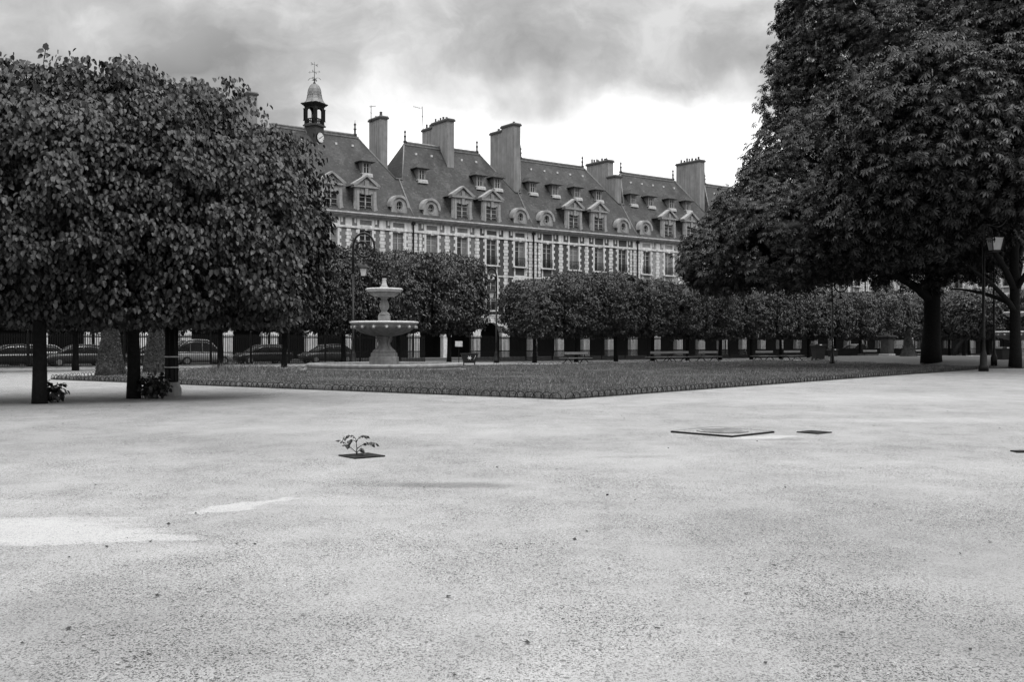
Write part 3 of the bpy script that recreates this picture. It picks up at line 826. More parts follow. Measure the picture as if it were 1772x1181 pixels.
# curved roof rising behind the clock pavilion
def curved_roof():
    p = P0+U*(-21.0)-N*17.0
    t = thing('vaulted_building', 'building with a low curved zinc roof behind the clock turret', 'building', p, FA)
    w = MB(); w.box(-1, 16, 0, 12, 0, 23.0); w.build('wall', 'stone_dark', t)
    m = MB(); n = 16; pr = [(-1.2+17.4*i/n, 23.0+3.6*math.sin(math.pi*i/n)) for i in range(n+1)]
    m.prism(pr, -.2, 12.2); m.build('roof', 'zinc', t)
    e = MB()
    for k in (0, 3, 7, 11): e.tube([(x, -.2+k, z+.06) for x, z in pr], .09, 6)
    e.build('roof_seam', 'lead', t)
curved_roof()
# aerials on the chimneys
def antenna(px, ybase, ytop, Y, lab, arm):
    p = at(px, Y, EYE+(HY-ybase)/F*Y-.3); h = (ybase-ytop)/F*Y+.3
    t = thing('antenna', lab, 'antenna', p, 0)
    m = MB(); m.tube([(0, 0, 0), (-.02*h*(2 if arm < 0 else 0), 0, h)], .035, 5); m.build('mast', 'iron', t)
    a = MB(); x = -.04*h if arm < 0 else 0
    a.tube([(x-.2, 0, h*.92), (x+arm, .2, h*.92+.25 if arm < 0 else h*.92+.1)], .022, 5)
    for k in range(5):
        q = k/4; xx = x-.1+(arm+.1)*q; zz = h*.92+(.22 if arm < 0 else .08)*q
        a.tube([(xx, -.25, zz), (xx, .25, zz)], .015, 4)
    a.build('aerial_rods', 'iron', t)
    a = MB(); a.tube([(x, -.2, h*.55), (x, .25, h*.55)], .04, 5); a.build('aerial_clamp', 'iron', t)
antenna(642, 206, 182, 108, 'thin television aerial on the tall chimney right of the clock turret', .45)
antenna(732, 218, 184, 114.5, 'leaning television aerial on the broad middle chimney', -1.0)

# ------------------------------------------------------------------ trees
def field(seed, scales=((.35, 1), (.8, .7), (1.7, .6), (3.4, .75))):
    r = np.random.default_rng(seed); comps = []
    for s, a in scales:
        for _ in range(5): comps.append((r.normal(0, s*1.6, 3), r.uniform(0, 6.28), a/2.2))
    def f(p):
        o = np.zeros(len(p))
        for k, ph, a in comps: o += a*np.sin(p@k+ph)
        return np.tanh(o)*1.15
    return f
def sup_pts(n, c, rad, e, fld, amp, rg, flat_bottom=None):
    d = nrm(rg.normal(0, 1, (n, 3)))
    q = (np.abs(d/np.array(rad))**e).sum(1)**(-1/e)
    p = d*q[:, None]
    lump = 1+amp*fld(p+np.array(c))
    return np.array(c)+p*lump[:, None], d, q
LEAF = np.array([(0, 0, 0), (-.40, .22, .10), (-.36, .66, .06), (0, 1.0, -.12), (.36, .66, .06), (.40, .22, .10)])
LEAFN = LEAF*np.array([.85, 1.0, 1.3])
LEAFF = np.array([(0, 3, 2, 1), (0, 5, 4, 3)])
def chest_template():
    v = []; f = []
    for k, a in enumerate((-128, -78, -36, 0, 36, 78, 128)):
        a = R(a); l = 1.0-.32*abs(a)/2.3; dr = -.35
        ca, sa = math.cos(a), math.sin(a)
        def P(s, t, z): return (sa*s+ca*t, ca*s-sa*t, z)
        o = len(v)
        v += [P(.04, 0, 0), P(.66*l, -.155*l, dr*.5*l+.04), P(l, 0, dr*1.25*l), P(.66*l, .155*l, dr*.5*l+.04)]
        f.append((o, o+3, o+2, o+1))
    return np.array(v), np.array(f)
CHV, CHF = chest_template()
def hull(c, rad, e, fld, amp, k=.8, seg=20):  # opaque shell added inside each lobe to block light through the leaves
    v = []; f = []
    for j in range(seg//2+1):
        th = math.pi*j/(seg//2)
        for i in range(seg):
            ph = 2*math.pi*i/seg; v.append((math.sin(th)*math.cos(ph), math.sin(th)*math.sin(ph), math.cos(th)))
    d = np.array(v); q = (np.abs(d/np.array(rad))**e).sum(1)**(-1/e); p = d*q[:, None]
    p = np.array(c)+p*(1+amp*fld(p+np.array(c)))[:, None]*k
    for j in range(seg//2):
        for i in range(seg):
            f.append((j*seg+i, (j+1)*seg+i, (j+1)*seg+(i+1) % seg, j*seg+(i+1) % seg))
    return p, np.array(f)
def crown(name, lobes, ncl, per, R_cl, size, template, seed, mat, amp=.07, e=2.6, droop=.8, hullk=.8, sprigs=0, up=.45, zmin=None, zleaf=None):
    rg = np.random.default_rng(seed); fld = field(seed)
    V = []; Fc = []; off = 0
    area = np.array([(r[0]*r[1]+r[0]*r[2]+r[1]*r[2]) for c, r in lobes]); area = area/area.sum()
    for (c, r), w in zip(lobes, area):
        n = int(ncl*w)
        P, d, q = sup_pts(n, c, r, e, fld, amp, rg)
        depth = 1-.28*rg.uniform(0, 1, n)**1.4
        cc = np.array(c)+(P-np.array(c))*depth[:, None]
        # drop clusters buried in the other lobes
        keep = np.ones(n, bool)
        for (c2, r2) in lobes:
            if c2 is c: continue
            keep &= (np.abs((cc-np.array(c2))/np.array(r2))**e).sum(1) > .55
        if zmin is not None: keep &= cc[:, 2] > zmin
        cc = cc[keep]; d = d[keep]; n = len(cc)
        if sprigs:
            k = rg.uniform(0, 1, n) < sprigs
            cc[k] += d[k]*rg.uniform(.05, .3, (k.sum(), 1))+np.array([0, 0, .1])
        g = rg.normal(0, 1, (n, per, 3)); g = g/np.linalg.norm(g, axis=2, keepdims=True)*rg.uniform(.25, 1, (n, per, 1))**.6
        rad_c = R_cl*rg.uniform(.5, 1.45, (n, 1, 1))
        # each clump is a drooping cap: leaves sit on the outer and upper side of it
        off3 = g*rad_c*np.array([1, 1, .75])
        dd = np.repeat(d[:, None, :], per, 1)
        s = (off3*dd).sum(2, keepdims=True); off3 = off3-dd*np.minimum(s, 0)*1.3
        pos = (cc[:, None, :]+off3).reshape(-1, 3); gg = g.reshape(-1, 3); D = dd.reshape(-1, 3)
        if zleaf is not None:
            kk = pos[:, 2] > zleaf+rg.uniform(0, .25, len(pos)); pos, gg, D = pos[kk], gg[kk], D[kk]
        m = len(pos)
        tip = np.array([0, 0, -droop])+.45*D*np.array([1, 1, .3])+.5*gg*np.array([1, 1, .4])+rg.normal(0, .3, (m, 3))
        nor = .55*D+np.array([0, 0, up])+.5*gg+rg.normal(0, .35, (m, 3))
        v, f = scatter(template[0], template[1], pos, tip, nor, size*rg.uniform(.65, 1.25, m))
        V.append(v); Fc.append(f+off); off += len(v)
        if hullk:
            hv, hf = hull(c, r, e, fld, amp*.5, hullk)
            if zmin is not None: hv[:, 2] = np.maximum(hv[:, 2], zmin+.3)
            V.append(hv); Fc.append(hf+off); off += len(hv)
    return np_mesh(name, np.concatenate(V), np.concatenate(Fc), [mat])
def trunk_mesh(h, r0, r1, limbs, seed, lean=(0, 0), flare=1.35):
    rg = random.Random(seed); m = MB(); n = 9
    path = [(lean[0]*(i/n)**1.5+rg.uniform(-.03, .03)*r0*2, lean[1]*(i/n)**1.5+rg.uniform(-.03, .03)*r0*2, -.1+h*i/n) for i in range(n+1)]
    rad = [r0+(r1-r0)*i/n for i in range(n+1)]; rad[0] *= flare; rad[1] *= 1+(flare-1)*.35
    m.tube(path, rad, 14)
    for (dx, dy, z0, z1, rr) in limbs:
        t = z0/h; base = Vector((lean[0]*t**1.5, lean[1]*t**1.5, z0))
        end = Vector((dx, dy, z1)); pts = []
        for i in range(7):
            q = i/6; p = base.lerp(end, q); p.z = z0+(z1-z0)*(q**.75 if z1 > z0+2 else math.sin(q*math.pi*.5)); p += Vector((rg.uniform(-.1, .1), rg.uniform(-.1, .1), 0))*(1 if 0 < i < 6 else 0)
            pts.append(p)
        m.tube(pts, [rr*(1-.75*i/6) for i in range(7)], 8)
    return m.mesh('trunk', 'bark')

# near clipped limes at the left
def near_lime(px, py, lab, ctr, lobes, seed, ncl, tr=.19):
    p = gp(px, py)
    t = thing('lime_tree', lab, 'tree', p, 0, 'clipped lime trees near the camera')
    lb = [(np.array((c[0]-p.x, c[1]-p.y, c[2])), r) for c, r in lobes]
    limbs = [((l[0][0])*.7, (l[0][1])*.7, 2.0, 4.5, .13) for l in lb]+[(1.5, -1.2, 2.1, 5, .1), (-1.6, 1, 2.2, 5, .1), (.6, 1.8, 2.2, 5.5, .1)]
    link('trunk', trunk_mesh(5.5, tr, .14, limbs, seed, flare=1.12), t)
    link('crown', crown('crown', lb, int(ncl*.5), 78, .58, .15, (LEAFN, LEAFF), seed, 'lime_leaf', .11, 3.0, droop=1.1, hullk=.6, sprigs=.07, zmin=2.4, zleaf=1.98), t)
    return t
near_lime(69, 699, 'clipped lime tree on the leftmost of the near trunks', 0,
          [((-14.8, 27.2, 5.15), (4.1, 3.6, 3.3)), ((-12.1, 27.6, 5.3), (3.2, 3.0, 3.4))], 3, 3600)
near_lime(231, 690, 'clipped lime tree on the middle near trunk beside the sucker shrub', 0,
          [((-10.8, 29.3, 5.6), (3.1, 3.3, 3.7)), ((-8.7, 30.2, 5.1), (2.65, 2.9, 3.15))], 5, 3400)
# a lone shoot above the crown
mb = MB(); sp = at(75, 26.5, 0)
# suckers at the foot of the trunks
def sucker(px, py, w, h, lab, seed, n):
    rg = np.random.default_rng(seed); p = gp(px, py)
    cc = rg.normal(0, 1, (n, 3)); cc = cc/np.linalg.norm(cc, axis=1, keepdims=True)*rg.uniform(.3, 1, (n, 1))
    pos = cc*np.array([w, w*.8, h*.5])+np.array([0, 0, h*.5]); k = pos[:, 2] > .03; pos = pos[k]; cc = cc[k]; n = len(pos)
    v, f = scatter(LEAF, LEAFF, pos, cc*.6+np.array([0, 0, -.5])+rg.normal(0, .3, (n, 3)), cc*.4+np.array([0, 0, .7])+rg.normal(0, .3, (n, 3)), rg.uniform(.08, .16, n))
    t = thing('sucker_shrub', lab, 'shrub', p, 0, 'suckers at the lime trunks')
    link('leaves', np_mesh('leaves', v, f, ['lime_leaf']), t)
    m = MB()
    for i in range(9):
        a = rg.uniform(0, 6.28); m.tube([(0, 0, 0), (w*.35*math.cos(a), w*.3*math.sin(a), h*.5), (w*.75*math.cos(a), w*.6*math.sin(a), h*.85)], .012, 5)
    m.build('stems', 'bark', t)
sucker(90, 697, .42, .62, 'thin leafy sucker growing beside the leftmost near trunk', 21, 170)
sucker(268, 690, .5, .75, 'bushy dark sucker shrub between the near trunk and the ringed post', 22, 420)

# rows of clipped trees further off
def row_variants():
    out = []
    for k, (rx, ry, zc, rz) in enumerate(((2.4, 2.2, 4.95, 2.55), (2.45, 2.25, 4.9, 2.5), (2.35, 2.2, 5.0, 2.6))):
        cm = crown('crown', [(np.array((0., 0., zc)), (rx, ry, rz))], 1200, 30, .36, .15, (LEAFN, LEAFF), 40+k, 'far_leaf', .055, 5.0, droop=1.0, hullk=.84, sprigs=.02)
        tm = trunk_mesh(4.6, .17, .11, [(1.2, .8, 2.2, 4.2, .07), (-1.3, .6, 2.1, 4.4, .07), (.3, -1.2, 2.3, 4.6, .07)], 60+k)
        out.append((cm, tm))
    return out
RV = row_variants()
def row_tree(p, k, s, lab, grp, rz=None):
    t = thing('clipped_tree', lab, 'tree', p, FA+rnd.choice((0, math.pi))+rnd.uniform(-.15, .15), grp, s)
    link('trunk', RV[k][1], t); link('crown', RV[k][0], t)
ordw = ['first', 'second', 'third', 'fourth', 'fifth', 'sixth', 'seventh', 'eighth', 'ninth', 'tenth', 'eleventh', 'twelfth', 'thirteenth', 'fourteenth', 'fifteenth', 'sixteenth', 'seventeenth', 'eighteenth']
for i in range(10):
    t_ = 41.5-4.4*i; p = U*t_-N*63
    row_tree((p.x, p.y, 0), i % 3, (1.0, 1.03, 1.08+.03*(i % 2)), f'clipped tree behind the fountain, {ordw[i]} leftwards from the lamp gap', 'clipped trees behind the fountain')
for i in range(17):
    t_ = 52.0+4.6*i; p = U*t_-N*66; z = (.93, .99, 1.0, .98, .93)[min(i, 4)]+.004*i+rnd.uniform(-.015, .015)
    if i >= 15: z = .95
    row_tree((p.x, p.y, 0), (i*2+1) % 3, (1.0, 1.0, z), f'clipped tree behind the benches, {ordw[i]} rightwards from the lamp gap', 'clipped trees in the row behind the benches')

# chestnuts at the right
def L_(px, py, Y, rx, ry, rz, base):
    p = at(px, Y, EYE+(HY-py)/F*Y); return (np.array((p.x-base.x, p.y-base.y, p.z-base.z)), (rx, ry, rz))
BANK = .35
SPR = .12
def chestnut(base, lab, lobes, trunk, seed, ncl, nbl, lsz, zm=2.9):
    t = thing('chestnut_tree', lab, 'tree', base, 0, 'big chestnut trees')
    lb = [L_(*a, base) for a in lobes]
    link('trunk', trunk, t)
    link('crown', crown('crown', lb, ncl, 15, .75, lsz, (CHV, CHF), seed, 'chestnut_leaf', .09, 2.3, droop=.55, hullk=.35, sprigs=SPR, up=.75, zmin=zm), t)
    # flower candles
    rg = random.Random(seed); m = MB()
    for i in range(nbl):
        c, r = lb[rg.randrange(len(lb))]
        a = rg.uniform(math.pi, 2*math.pi); b_ = rg.uniform(-.4, .9)
        x = c[0]+r[0]*1.0*math.cos(a)*math.cos(b_); y = c[1]+r[1]*1.0*math.sin(a)*math.cos(b_); z = c[2]+r[2]*1.0*math.sin(b_)
        for k in range(7):
            m.add([(x-.03, y, z+.05*k), (x+.03, y-.02, z+.05*k), (x+rg.uniform(-.03, .03), y-.03, z+.05*k+.05)], [(0, 1, 2)])
    m.build('blossom', 'blossom', t)['kind'] = 'stuff'
    return t
ba = at(1612, 72, BANK-.05)
tA = trunk_mesh(12, .64, .42, [(-9, -5, 4.3, 8.0, .36), (-6.5, -3, 6, 13, .34), (6, -3, 5, 11, .3), (3, 5, 6, 13, .3), (-2, -7, 5.5, 12, .3), (-1, 2, 8, 20, .3)], 71, lean=(.3, 0), flare=1.2)
chestnut(ba, 'tall chestnut tree with the thick dark trunk behind the lawn corner', [
    (1548, 130, 74, 8.6, 7, 8.5), (1440, 330, 69, 5.6, 5.5, 5.6), (1370, 410, 64, 4.9, 5, 3.0), (1250, 448, 66, 2.5, 3.0, 2.0), (1290, 375, 68, 2.2, 3, 1.5), (1335, 345, 68, 2.4, 3, 2.4),
    (1690, 30, 76, 9, 8, 9), (1620, 332, 70, 7, 7, 6.3), (1450, 40, 76, 4.3, 5, 5.0)], tA, 81, 8200, 60, .32, 3.5)
bb = at(1757, 65, .02)
tB = trunk_mesh(10, .36, .26, [(-5, -4, 3.6, 6.5, .2), (-6, -5, 5, 10, .22), (2, -4, 5, 9, .2), (3, 3, 5, 11, .2), (-3.5, 1.5, 4.1, 5.2, .17)], 72, lean=(-.1, 0), flare=1.2)
chestnut(bb, 'nearer chestnut tree on the slimmer trunk at the right edge', [
    (1640, 235, 54, 6.0, 4.5, 4.9), (1780, 235, 55, 6, 5, 4.0), (1560, 340, 56, 3.8, 3.5, 3.4), (1830, 120, 58, 7, 6, 7), (1740, 130, 58, 4.2, 4, 3.4)], tB, 82, 6000, 50, .36)
# leaning slim trunk by the fence
mb = MB(); p = perp_pt(1650, 61)
mb.tube([(0, 0, -.05), (.4, 0, 1.0), (1.6, .2, 2.3), (3.0, .3, 3.6)], [.24, .2, .17, .12], 10)
tt = thing('leaning_tree', 'small tree with a leaning trunk right of the thick chestnut trunk', 'tree', p+Vector((0, 0, .2)))
link('trunk', mb.mesh('trunk', 'bark'), tt)
link('crown', crown('crown', [(np.array((3.2, .3, 5.4)), (2.6, 2.3, 2.2))], 500, 16, .42, .22, (LEAF, LEAFF), 91, 'far_leaf', .08, 2.6), tt)
# clipped trees of the side row at the right
for i, (px, Y) in enumerate(((1668, 116), (1700, 122), (1790, 114))):
    p = at(px, Y); row_tree((p.x, p.y, 0), i % 3, (1.1, 1.1, 1.0), ('clipped tree just right of the thick chestnut trunk', 'clipped tree between the chestnut trunk and the right edge', 'clipped tree behind the second fountain at the right edge')[i], 'clipped trees at the right edge')

# topiary cones
def cone(px, py, r0, r1, h, lab, seed, ex=1.0):
    p = gp(px, py); rg = np.random.default_rng(seed); n = 9000
    z = rg.uniform(0, 1, n); a = rg.uniform(0, 6.28, n); r = r0*(1-z)**ex+r1*z
    r = r*(1+.04*np.sin(a*3+z*9))*rg.uniform(.9, 1.03, n)
    pos = np.stack([r*np.cos(a), r*np.sin(a), z*h+.02], 1); D = np.stack([np.cos(a), np.sin(a), np.full(n, .4)], 1)
    v, f = scatter(LEAF, LEAFF, pos, D*.7+np.array([0, 0, .4])+rg.normal(0, .4, (n, 3)), D+rg.normal(0, .6, (n, 3)), rg.uniform(.035, .07, n))
    t = thing('topiary_cone', lab, 'topiary', p, 0, 'clipped yew cones')
    link('foliage', np_mesh('foliage', v, f, ['yew']), t)
    m = MB(); m.lathe([((r0*(1-q)**ex+r1*q)*.93, h*q) for q in [i/8 for i in range(9)]], 16); m.build('inner_twigs', 'yew', t)
cone(191, 652, .70, .25, 2.75, 'clipped yew cone on the lawn, left of the middle near trunk', 1)
cone(270, 648, .68, .25, 2.75, 'clipped yew cone further back, between the near trunk and the ringed post', 2)
cone(1572, 624, .85, .03, 2.9, 'slim pointed yew cone left of the thick chestnut trunk', 3)

# ------------------------------------------------------------------ fountain
def fountain(p, lab, s=1.0, pool=True):
    t = thing('fountain', lab, 'fountain', p, 0, 'tiered stone fountains', s)
    if pool:
        m = MB(); m.lathe([(4.35, 0), (4.62, 0), (4.62, .16), (4.55, .2), (4.66, .24), (4.66, .36), (4.58, .42), (4.1, .42), (4.05, .36), (4.05, .1)], 64); m.build('pool_rim', 'fountain_stone', t)
        m = MB(); m.lathe([(4.1, .05), (4.1, .2)], 48, smooth=False); m.build('water', 'water', t)
    m = MB()
    q = .80
    m.bbox(-q, q, -q, q, .1, .80, .03); m.bbox(-q*.9, q*.9, -q*.9, q*.9, .80, 1.04, .03)
    m.lathe([(.70, 1.04), (.72, 1.12), (.66, 1.2), (.5, 1.32), (.38, 1.5), (.33, 1.7), (.36, 1.86), (.44, 1.93), (.5, 1.98), (.46, 2.06)], 24)
    for k in range(4):
        a = k*math.pi/2+math.pi/4
        m.tube([(math.cos(a)*r, math.sin(a)*r, z) for r, z in ((.62, 1.2), (.46, 1.42), (.38, 1.62), (.5, 1.76), (.56, 1.9), (.46, 1.96))], .055, 7)
    m.build('pedestal', 'fountain_stone', t)
    m = MB()
    m.lathe([(.5, 2.04), (.72, 2.07), (1.1, 2.16), (1.5, 2.32), (1.8, 2.54), (1.93, 2.74)], 96, flute=(.022, 32))
    m.build('large_basin', 'fountain_stone', t)
    m = MB(); m.lathe([(1.93, 2.74), (2.0, 2.79), (2.08, 2.82), (2.1, 2.88), (2.06, 2.93), (1.9, 2.95), (1.8, 2.9), (.4, 2.78)], 64)
    m.build('basin_lip', 'fountain_white', t)
    sm = MB(); sm.lathe([(.02, -.1), (.075, -.08), (.10, 0), (.085, .08), (.02, .11)], 10)
    sm.tube([(0, .04, -.02), (0, -.1, -.04)], .03, 6); sm.lathe([(.13, -.02), (.14, .02), (.02, .06)], 8, mx=Matrix.Translation((0, .05, .03)))
    sme = sm.mesh('spout', 'fountain_white')
    for k in range(16):
        a = 2*math.pi*(k+.5)/16; link('spout', sme, t, (1.93*math.cos(a), 1.93*math.sin(a), 2.6), a+math.pi/2)
    m = MB(); m.bbox(-.34, .34, -.34, .34, 2.8, 3.32, .03); m.lathe([(.36, 3.32), (.33, 3.4), (.22, 3.5), (.16, 3.56), (.2, 3.62), (.26, 3.72), (.30, 3.86), (.29, 4.0), (.22, 4.16), (.17, 4.28), (.22, 4.36), (.28, 4.43)], 20)
    m.build('vase_column', 'fountain_stone', t)
    m = MB(); m.lathe([(.28, 4.42), (.62, 4.46), (.85, 4.58), (.93, 4.72)], 48, flute=(.02, 24)); m.build('upper_basin', 'fountain_stone', t)
    m = MB(); m.lathe([(.93, 4.72), (1.05, 4.78), (1.13, 4.84), (1.13, 4.9), (1.08, 4.95), (.95, 4.95), (.2, 4.86)], 48); m.build('upper_lip', 'fountain_white', t)
    m = MB(); m.bbox(-.24, .24, -.24, .24, 4.88, 5.06, .02); m.lathe([(.2, 5.06), (.17, 5.15), (.12, 5.35), (.12, 5.48), (.14, 5.52), (.12, 5.56)], 16); m.build('nozzle_block', 'fountain_white', t)
    m = MB(); m.lathe([(.1, 5.56), (.1, 5.62), (.16, 5.7), (.15, 5.76), (.05, 5.78)], 14); m.build('nozzle', 'iron', t)
    return t
fountain(FC, 'tiered stone fountain standing on the lawn left of centre')
p2 = at(1757, 98); fountain((p2.x, p2.y, 0), 'second stone fountain half hidden at the right edge', .95)

# ------------------------------------------------------------------ street lamps
def street_lamp(p, lab, s=1.0, rz=0, arm=1.0, H=7.9, ls=1.0):
    t = thing('street_lamp', lab, 'street lamp', p, rz, 'scroll necked street lamps', s)
    m = MB(); m.lathe([(.24, 0), (.24, .25), (.18, .32), (.16, .8), (.12, .9), (.085, 1.0), (.07, 1.6), (.10, 1.65), (.075, 1.72), (.07, H-2.4)], 14); m.build('pole', 'iron_green', t)
    r = .62*arm; zc = H-.85
    m = MB(); pts = [(0, 0, H-2.5), (0, 0, zc-.3)]
    pts += [(r-r*math.cos(a), 0, zc+.82*math.sin(a)) for a in [i*math.pi/16 for i in range(0, 17)]]
    cx, cz = .97*r, zc
    n = 36
    for i in range(1, n+1):
        a = -i/n*2.5*math.pi; rr = (2*r-cx)*(1-i/n)**.95+.02
        pts.append((cx+rr*math.cos(a), 0, cz+rr*1.05*math.sin(a)))
    m.tube(pts, [.07]*4+[.065]*(len(pts)-4), 8)
    m.lathe([(.02, -.08), (.08, 0), (.02, .08)], 8, mx=Matrix.Translation((cx, 0, cz)))
    m.build('scroll_arm', 'iron_green', t)
    lx = cx+.02; lz = H-2.45
    m = MB(); m.tube([(lx, 0, cz-(2*r-cx)*.72), (lx, 0, lz+.65)], .022, 6)
    for i in range(3): m.tube([(lx+.05*math.cos(a), 0, lz+.7+.12*i+.05*math.sin(a)) for a in [k*math.pi/4 for k in range(8)]], .012, 4, closed=True)
    m.build('hanger', 'iron_green', t)
    ln = link('lantern', None, t, (lx, 0, lz), 0, ls)
    m = MB(); m.lathe([(.28, .34), (.33, .36), (.31, .42), (.2, .55), (.1, .62), (.1, .68), (.03, .72)], 6, smooth=False)
    for k in range(4):
        a = k*math.pi/2+math.pi/4; m.tube([(.2*math.cos(a), .2*math.sin(a), -.1), (.3*math.cos(a), .3*math.sin(a), .36)], .018, 4)
    m.lathe([(.2, -.13), (.22, -.1), (.2, -.08)], 4, mx=Matrix.Rotation(math.pi/4, 4, 'Z'), smooth=False)
    m.build('lantern_frame', 'iron_green', ln)
    m = MB(); m.lathe([(.19, -.09), (.285, .34)], 4, mx=Matrix.Rotation(math.pi/4, 4, 'Z'), smooth=False); m.build('lantern_glass', 'frosted', ln)
    return t
street_lamp(at(611, 66.3), 'scroll topped street lamp rising behind the tiered fountain', 1.13)
street_lamp(perp_pt(859, 67.3), 'street lamp standing in the gap between the two rows of clipped trees', 1.0, math.pi, .62)
street_lamp(at(1440, 76), 'street lamp hanging its lantern under chestnut leaves behind the large bin', .86, 0, 1.1)
street_lamp(at(1702, 58), 'street lamp with the large lantern at the right, between two chestnut trunks', 1.17, .1, .95, 8.55, 1.45)
# slim post with a glass globe
def globe(px, perp, lab, h):
    p = perp_pt(px, perp); t = thing('globe_lamp', lab, 'street lamp', p)
    m = MB(); m.lathe([(.12, 0), (.1, .8), (.05, .9), (.045, h)], 10); m.build('pole', 'iron', t)
    m = MB(); m.lathe([(.05, -.32), (.2, -.25), (.31, -.1), (.33, .05), (.27, .2), (.12, .31), (.02, .34)], 16, mx=Matrix.Translation((0, 0, h+.25))); m.build('globe', 'frosted', t)
globe(1583, 69.5, 'round glass globe lamp left of the thick chestnut trunk', 6.0)
# plain pole near the right lamp
t = thing('iron_pole', 'plain slim iron pole right of the lamp with the large lantern', 'pole', at(1720, 66))
m = MB(); m.lathe([(.2, 0), (.2, .7), (.12, .9), (.08, 1.1), (.06, 5.2), (.03, 6.8)], 12); m.build('pole', 'iron', t)
m = MB(); m.lathe([(.09, 0), (.12, .06), (.02, .16)], 10, mx=Matrix.Translation((0, 0, 6.8))); m.build('cap', 'iron', t)

# ringed post on a stone foot (left)
p = gp(297, 685.5); t = thing('ringed_post', 'stout dark post with two pale rings on a pale stone foot', 'post', p)
m = MB(); m.lathe([(.20, .3), (.19, .5), (.185, 3.0)], 16)
for k in range(8):
    a = k*math.pi/4; m.tube([(.19*math.cos(a), .19*math.sin(a), .4), (.185*math.cos(a), .185*math.sin(a), 3.0)], .02, 5)
m.build('shaft', 'iron', t)
m = MB(); m.lathe([(.30, 0), (.30, .22), (.26, .3), (.22, .42)], 12, smooth=False); m.build('foot', 'stone_dark', t)
for z in (.86, 1.18): m = MB(); m.lathe([(.212, z), (.215, z+.035)], 16); m.build('ring', 'stone', t)

# ------------------------------------------------------------------ hoop edging
def hoop_mesh():
    m = MB(); w, h = .20, .21
    m.tube([(-w, 0, -.02)]+[(-w*math.cos(a), 0, .05+(h-.05)*math.sin(a)) for a in [i*math.pi/10 for i in range(11)]]+[(w, 0, -.02)], .013, 5)
    return m
HM = hoop_mesh().mesh('hoop', 'iron')
def edging(a, b, lab, gaps, step=.29, near_first=True):
    a = Vector(a); b = Vector(b); d = (b-a); L = d.length; d.normalize()
    ang = math.atan2(d.y, d.x)
    t = thing('hoop_edging', lab, 'edging', a, 0, 'iron hoop edging of the lawn')
    m = MB(); m.tube([(0, 0, .04)]+[tuple(d*x+Vector((0, 0, .04))) for x in (L*.5, L)], .009, 5); m.build('ground_rail', 'iron', t)
    k = 0; s = .22; rest = MB()
    while s < L-.2:
        if not any(g0 < s < g1 for g0, g1 in gaps):
            q = d*s
            if k < 100:
                o = link('hoop', HM, t, (q.x, q.y+.012*(k % 2), rnd.uniform(-.015, .01)), ang+rnd.uniform(-.05, .05)); k += 1
                o.rotation_euler.x = rnd.uniform(-.08, .08)
            else:
                mx = Matrix.Translation((q.x, q.y, 0)) @ Matrix.Rotation(ang, 4, 'Z')
                hm = hoop_mesh(); rest.add(hm.v, hm.f, 0, True, mx)
        s += step*rnd.uniform(.85, 1.25)
    if rest.v: rest.build('hoop_run', 'iron', t)['kind'] = 'stuff'
edging((LA.x, LA.y-.05, .0), (LB.x, LB.y-.05, 0), 'iron hoop edging running right from the near corner of the lawn', [(46.5, 47)])
edging((LA.x-.1, LA.y, .0), (LD.x, LD.y, 0), 'iron hoop edging running left from the near corner of the lawn', [(3.0, 3.3), (9.5, 10.1)])
edging((LC.x, LC.y, 0), (LE.x, LE.y, 0), 'iron hoop edging along the far side of the lawn before the benches', [(58, 70)], .42)
edging((LD.x, LD.y, 0), (LE.x, LE.y, 0), 'short iron hoop edging at the left end of the lawn by the yew cones', [], .4)

# ------------------------------------------------------------------ park railings
def railing_meshes():
    m = MB(); L = 3.0; h = 2.3
    for z in (.12, .95, 2.05): m.box(0, L, -.025, .025, z-.03, z+.03)
    n = 21
    for i in range(n):
        x = L*(i+.5)/n
        m.box(x-.026, x+.026, -.02, .02, .02, h-.06)
        m.add([(x-.028, 0, h-.08), (x, -.01, h-.08), (x+.028, 0, h-.08), (x, .01, h-.08), (x, 0, h+.05)], [(0, 1, 4), (1, 2, 4), (2, 3, 4), (3, 0, 4)])
        m.box(x+L/n/2-.007, x+L/n/2+.007, -.01, .01, .02, 1.02)
    p = MB(); p.box(-.035, .035, -.035, .035, 0, 2.4); p.lathe([(.05, 0), (.06, .05), (.01, .12)], 8, mx=Matrix.Translation((0, 0, 2.4)))
    return m.mesh('railing_panel', 'iron'), p.mesh('post', 'iron')
RP, RPO = railing_meshes()
def railing(a, d, n, lab):
    t = thing('iron_railing', lab, 'fence', a, math.atan2(d.y, d.x), 'tall iron railings round the garden')
    for i in range(n):
        link('railing_panel', RP, t, (3.0*i+.0, 0, 0)); link('post', RPO, t, (3.0*i, 0, 0))
    m = MB(); m.box(-.1, 3.0*n, -.15, .15, 0, .09); m.build('kerb', 'stone_dark', t)
tl = (P0.dot(U))
a = U*8-N*70.4; railing(a, U, 12, 'tall iron railing behind the fountain and the parked cars, left of the gap')
a = U*48.5-N*70.4; nR = int((cornerT-18-48.5)/3); railing(a, U, nR, 'tall iron railing behind the benches, right of the gap')
a2 = a+U*(3.0*nR); railing(a2, N, 14, 'tall iron railing of the side street at the right edge')
a = U*(-16)-N*70.4; railing(a, U, 8, 'tall iron railing at the far left behind the lime trunks')

